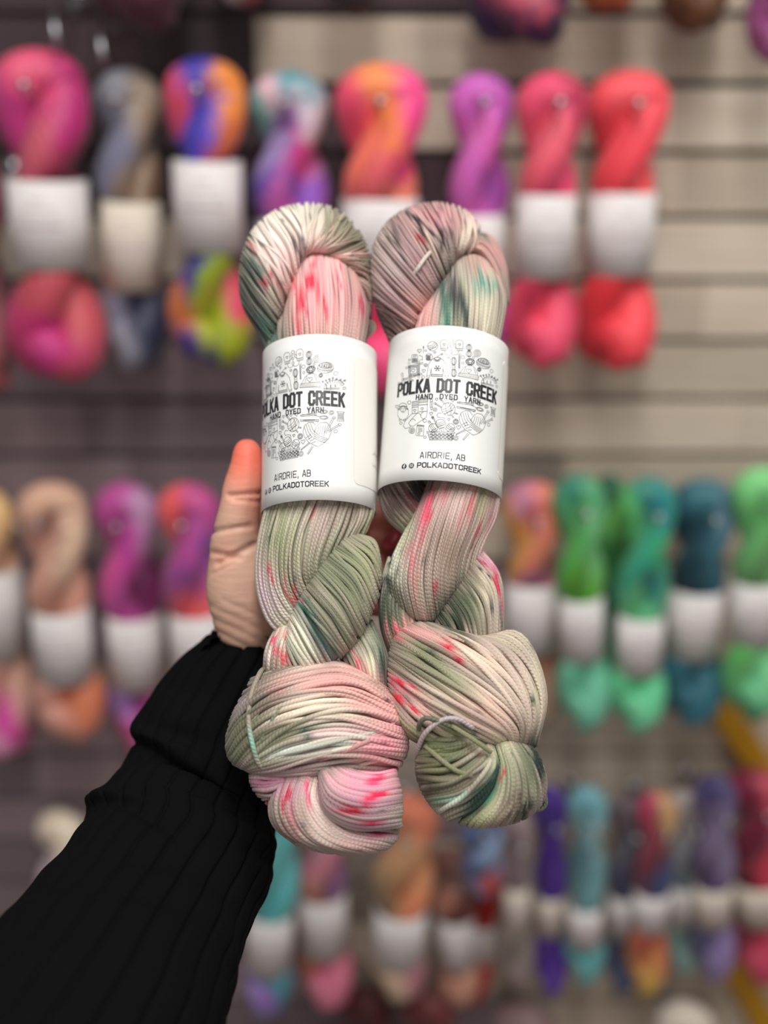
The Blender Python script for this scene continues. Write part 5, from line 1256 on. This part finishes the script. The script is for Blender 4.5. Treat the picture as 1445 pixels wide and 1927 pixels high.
# coral nail seen in the gap between the two hanks
uu, vv = np.meshgrid(np.linspace(0.02, math.pi - 0.02, 12), np.linspace(0, 2 * math.pi, 16, endpoint=False), indexing='ij')
c0 = H(738, 1015, -0.027)
dn = H(750, 1000, -0.036) - H(726, 1030, -0.039); dn /= np.linalg.norm(dn)
sn = np.cross(dn, NRM); sn /= np.linalg.norm(sn)
Vn = c0 + (np.cos(uu) * 0.0062)[..., None] * dn + (np.sin(uu) * np.cos(vv) * 0.0034)[..., None] * sn + (np.sin(uu) * np.sin(vv) * 0.0014)[..., None] * NRM
o = mesh_obj('fingernail', Vn.reshape(-1, 3), grid_faces(12, 16, True), plain('coral_nail_polish', (240, 96, 112), 0.25), hand)
o['label'] = 'coral painted fingernail'

# sleeve
pairs = [((374, 1232), (588, 1298), 0.590), ((362, 1226), (596, 1310), 0.588), ((336, 1246), (596, 1342), 0.585), ((300, 1290), (588, 1392), 0.580), ((272, 1328), (572, 1438), 0.575), ((256, 1362), (556, 1472), 0.571), ((254, 1392), (540, 1502), 0.567),
         ((246, 1412), (524, 1534), 0.563), ((228, 1452), (514, 1572), 0.557), ((196, 1486), (514, 1610), 0.549), ((165, 1514), (509, 1650), 0.541), ((156, 1556), (495, 1698), 0.529), ((112, 1612), (466, 1752), 0.511), ((60, 1675), (450, 1812), 0.494), ((0, 1748), (436, 1872), 0.477), ((-62, 1818), (420, 1938), 0.459), ((-140, 1905), (398, 2030), 0.440), ((-240, 2010), (370, 2150), 0.420), ((-340, 2110), (330, 2280), 0.400)]
C_, A_, Th = [], [], []
for (l, r_, z) in pairs:
    PL, PR = Z(*l, z), Z(*r_, z)
    C_.append((PL + PR) / 2); A_.append((PR - PL) / 2)
NS = 260
fl = catmull(np.hstack([np.array(C_), np.array(A_)]), NS)
Cc, Aa = fl[:, :3], fl[:, 3:]
Tn = np.gradient(Cc, axis=0); Tn /= np.linalg.norm(Tn, axis=1)[:, None]
half = np.linalg.norm(Aa, axis=1)
Sx = Aa / half[:, None]
Nz = np.cross(Sx, Tn); Nz /= np.linalg.norm(Nz, axis=1)[:, None]
Nz = np.where((Nz @ FW)[:, None] > 0, -Nz, Nz)
NA = 420
th = np.linspace(0, 2 * math.pi, NA, endpoint=False)
si = np.linspace(0, 1, NS)
TH, SI = np.meshgrid(th, si)
ribs = 24
wob = 0.25 * np.sin(SI * 24 + TH * 2) + 0.5 * np.sin(SI * 9 + 1.0)
g = np.abs(np.sin((TH * ribs + wob) / 2))
rd = -0.0016 * np.exp(-(g / 0.22) ** 2) + 0.0006 * g
# folds across the sleeve
Lpx = np.cumsum(np.concatenate([[0], np.linalg.norm(np.diff(Cc, axis=0), axis=1)])); Lpx /= Lpx[-1]
def fold(s0, th0, w, tw, amp, sl):
    d = np.angle(np.exp(1j * (TH - th0)))
    return amp * np.exp(-(((SI - s0) - sl * d) / w) ** 2) * np.exp(-(d / tw) ** 2)
rd += fold(.265, 2.2, .010, .9, -.0050, -.035) + fold(.235, 2.4, .022, 1.0, .0035, -.03) + fold(.30, 1.6, .012, .7, -.0030, -.05) + fold(.33, 1.9, .03, .9, .0020, -.04)
rd += fold(.42, 2.6, .012, .6, -.0035, -.05) + fold(.40, 2.8, .02, .6, .0030, -.05) + fold(.47, 2.0, .012, .5, -.0025, -.07) + fold(.36, 0.6, .02, .5, .002, .08) + fold(.40, 0.5, .015, .5, -.002, .08) + fold(.55, 1.4, .03, .8, -.0015, .06)
rd += 0.0008 * np.sin(SI * 60 + 3 * np.sin(TH * 2)) * np.sin(TH * 3 + SI * 11)
thick = 0.78
R = half[:, None]
V = Cc[:, None, :] + ((R + rd) * np.cos(TH))[..., None] * Sx[:, None, :] + ((R * thick + rd) * np.sin(TH))[..., None] * Nz[:, None, :]
V = V - (0.007 * np.sin(TH) * np.exp(-SI / 0.05))[..., None] * Tn[:, None, :] * 1.0
# cuff rolls inward
inner = []
for k, (sc, dn) in enumerate(((0.985, -0.0012), (0.955, -0.0008), (0.93, 0.002), (0.92, 0.02))):
    inner.append(Cc[0] + (V[0] - Cc[0]) * sc + Tn[0] * dn)
V = np.concatenate([np.array(inner[::-1]), V], 0)
M_KNIT, nt, b = new_mat('black_rib_knit', 0.9, 0.06)
b.inputs['Base Color'].default_value = (0.0035, 0.0035, 0.0040, 1)
b.inputs['Sheen Weight'].default_value = 0.0
tc = nt.nodes.new('ShaderNodeTexCoord')
no = nt.nodes.new('ShaderNodeTexNoise'); no.inputs['Scale'].default_value = 900; no.inputs['Detail'].default_value = 2
nt.links.new(tc.outputs['Object'], no.inputs['Vector'])
bp = nt.nodes.new('ShaderNodeBump'); bp.inputs['Strength'].default_value = 0.4; bp.inputs['Distance'].default_value = 0.0006
nt.links.new(no.outputs['Fac'], bp.inputs['Height']); nt.links.new(bp.outputs[0], b.inputs['Normal'])
o = mesh_obj('sleeve', V.reshape(-1, 3), grid_faces(V.shape[0], NA, True), M_KNIT, person)
o['label'] = 'black ribbed knit sleeve pushed into folds at the wrist'
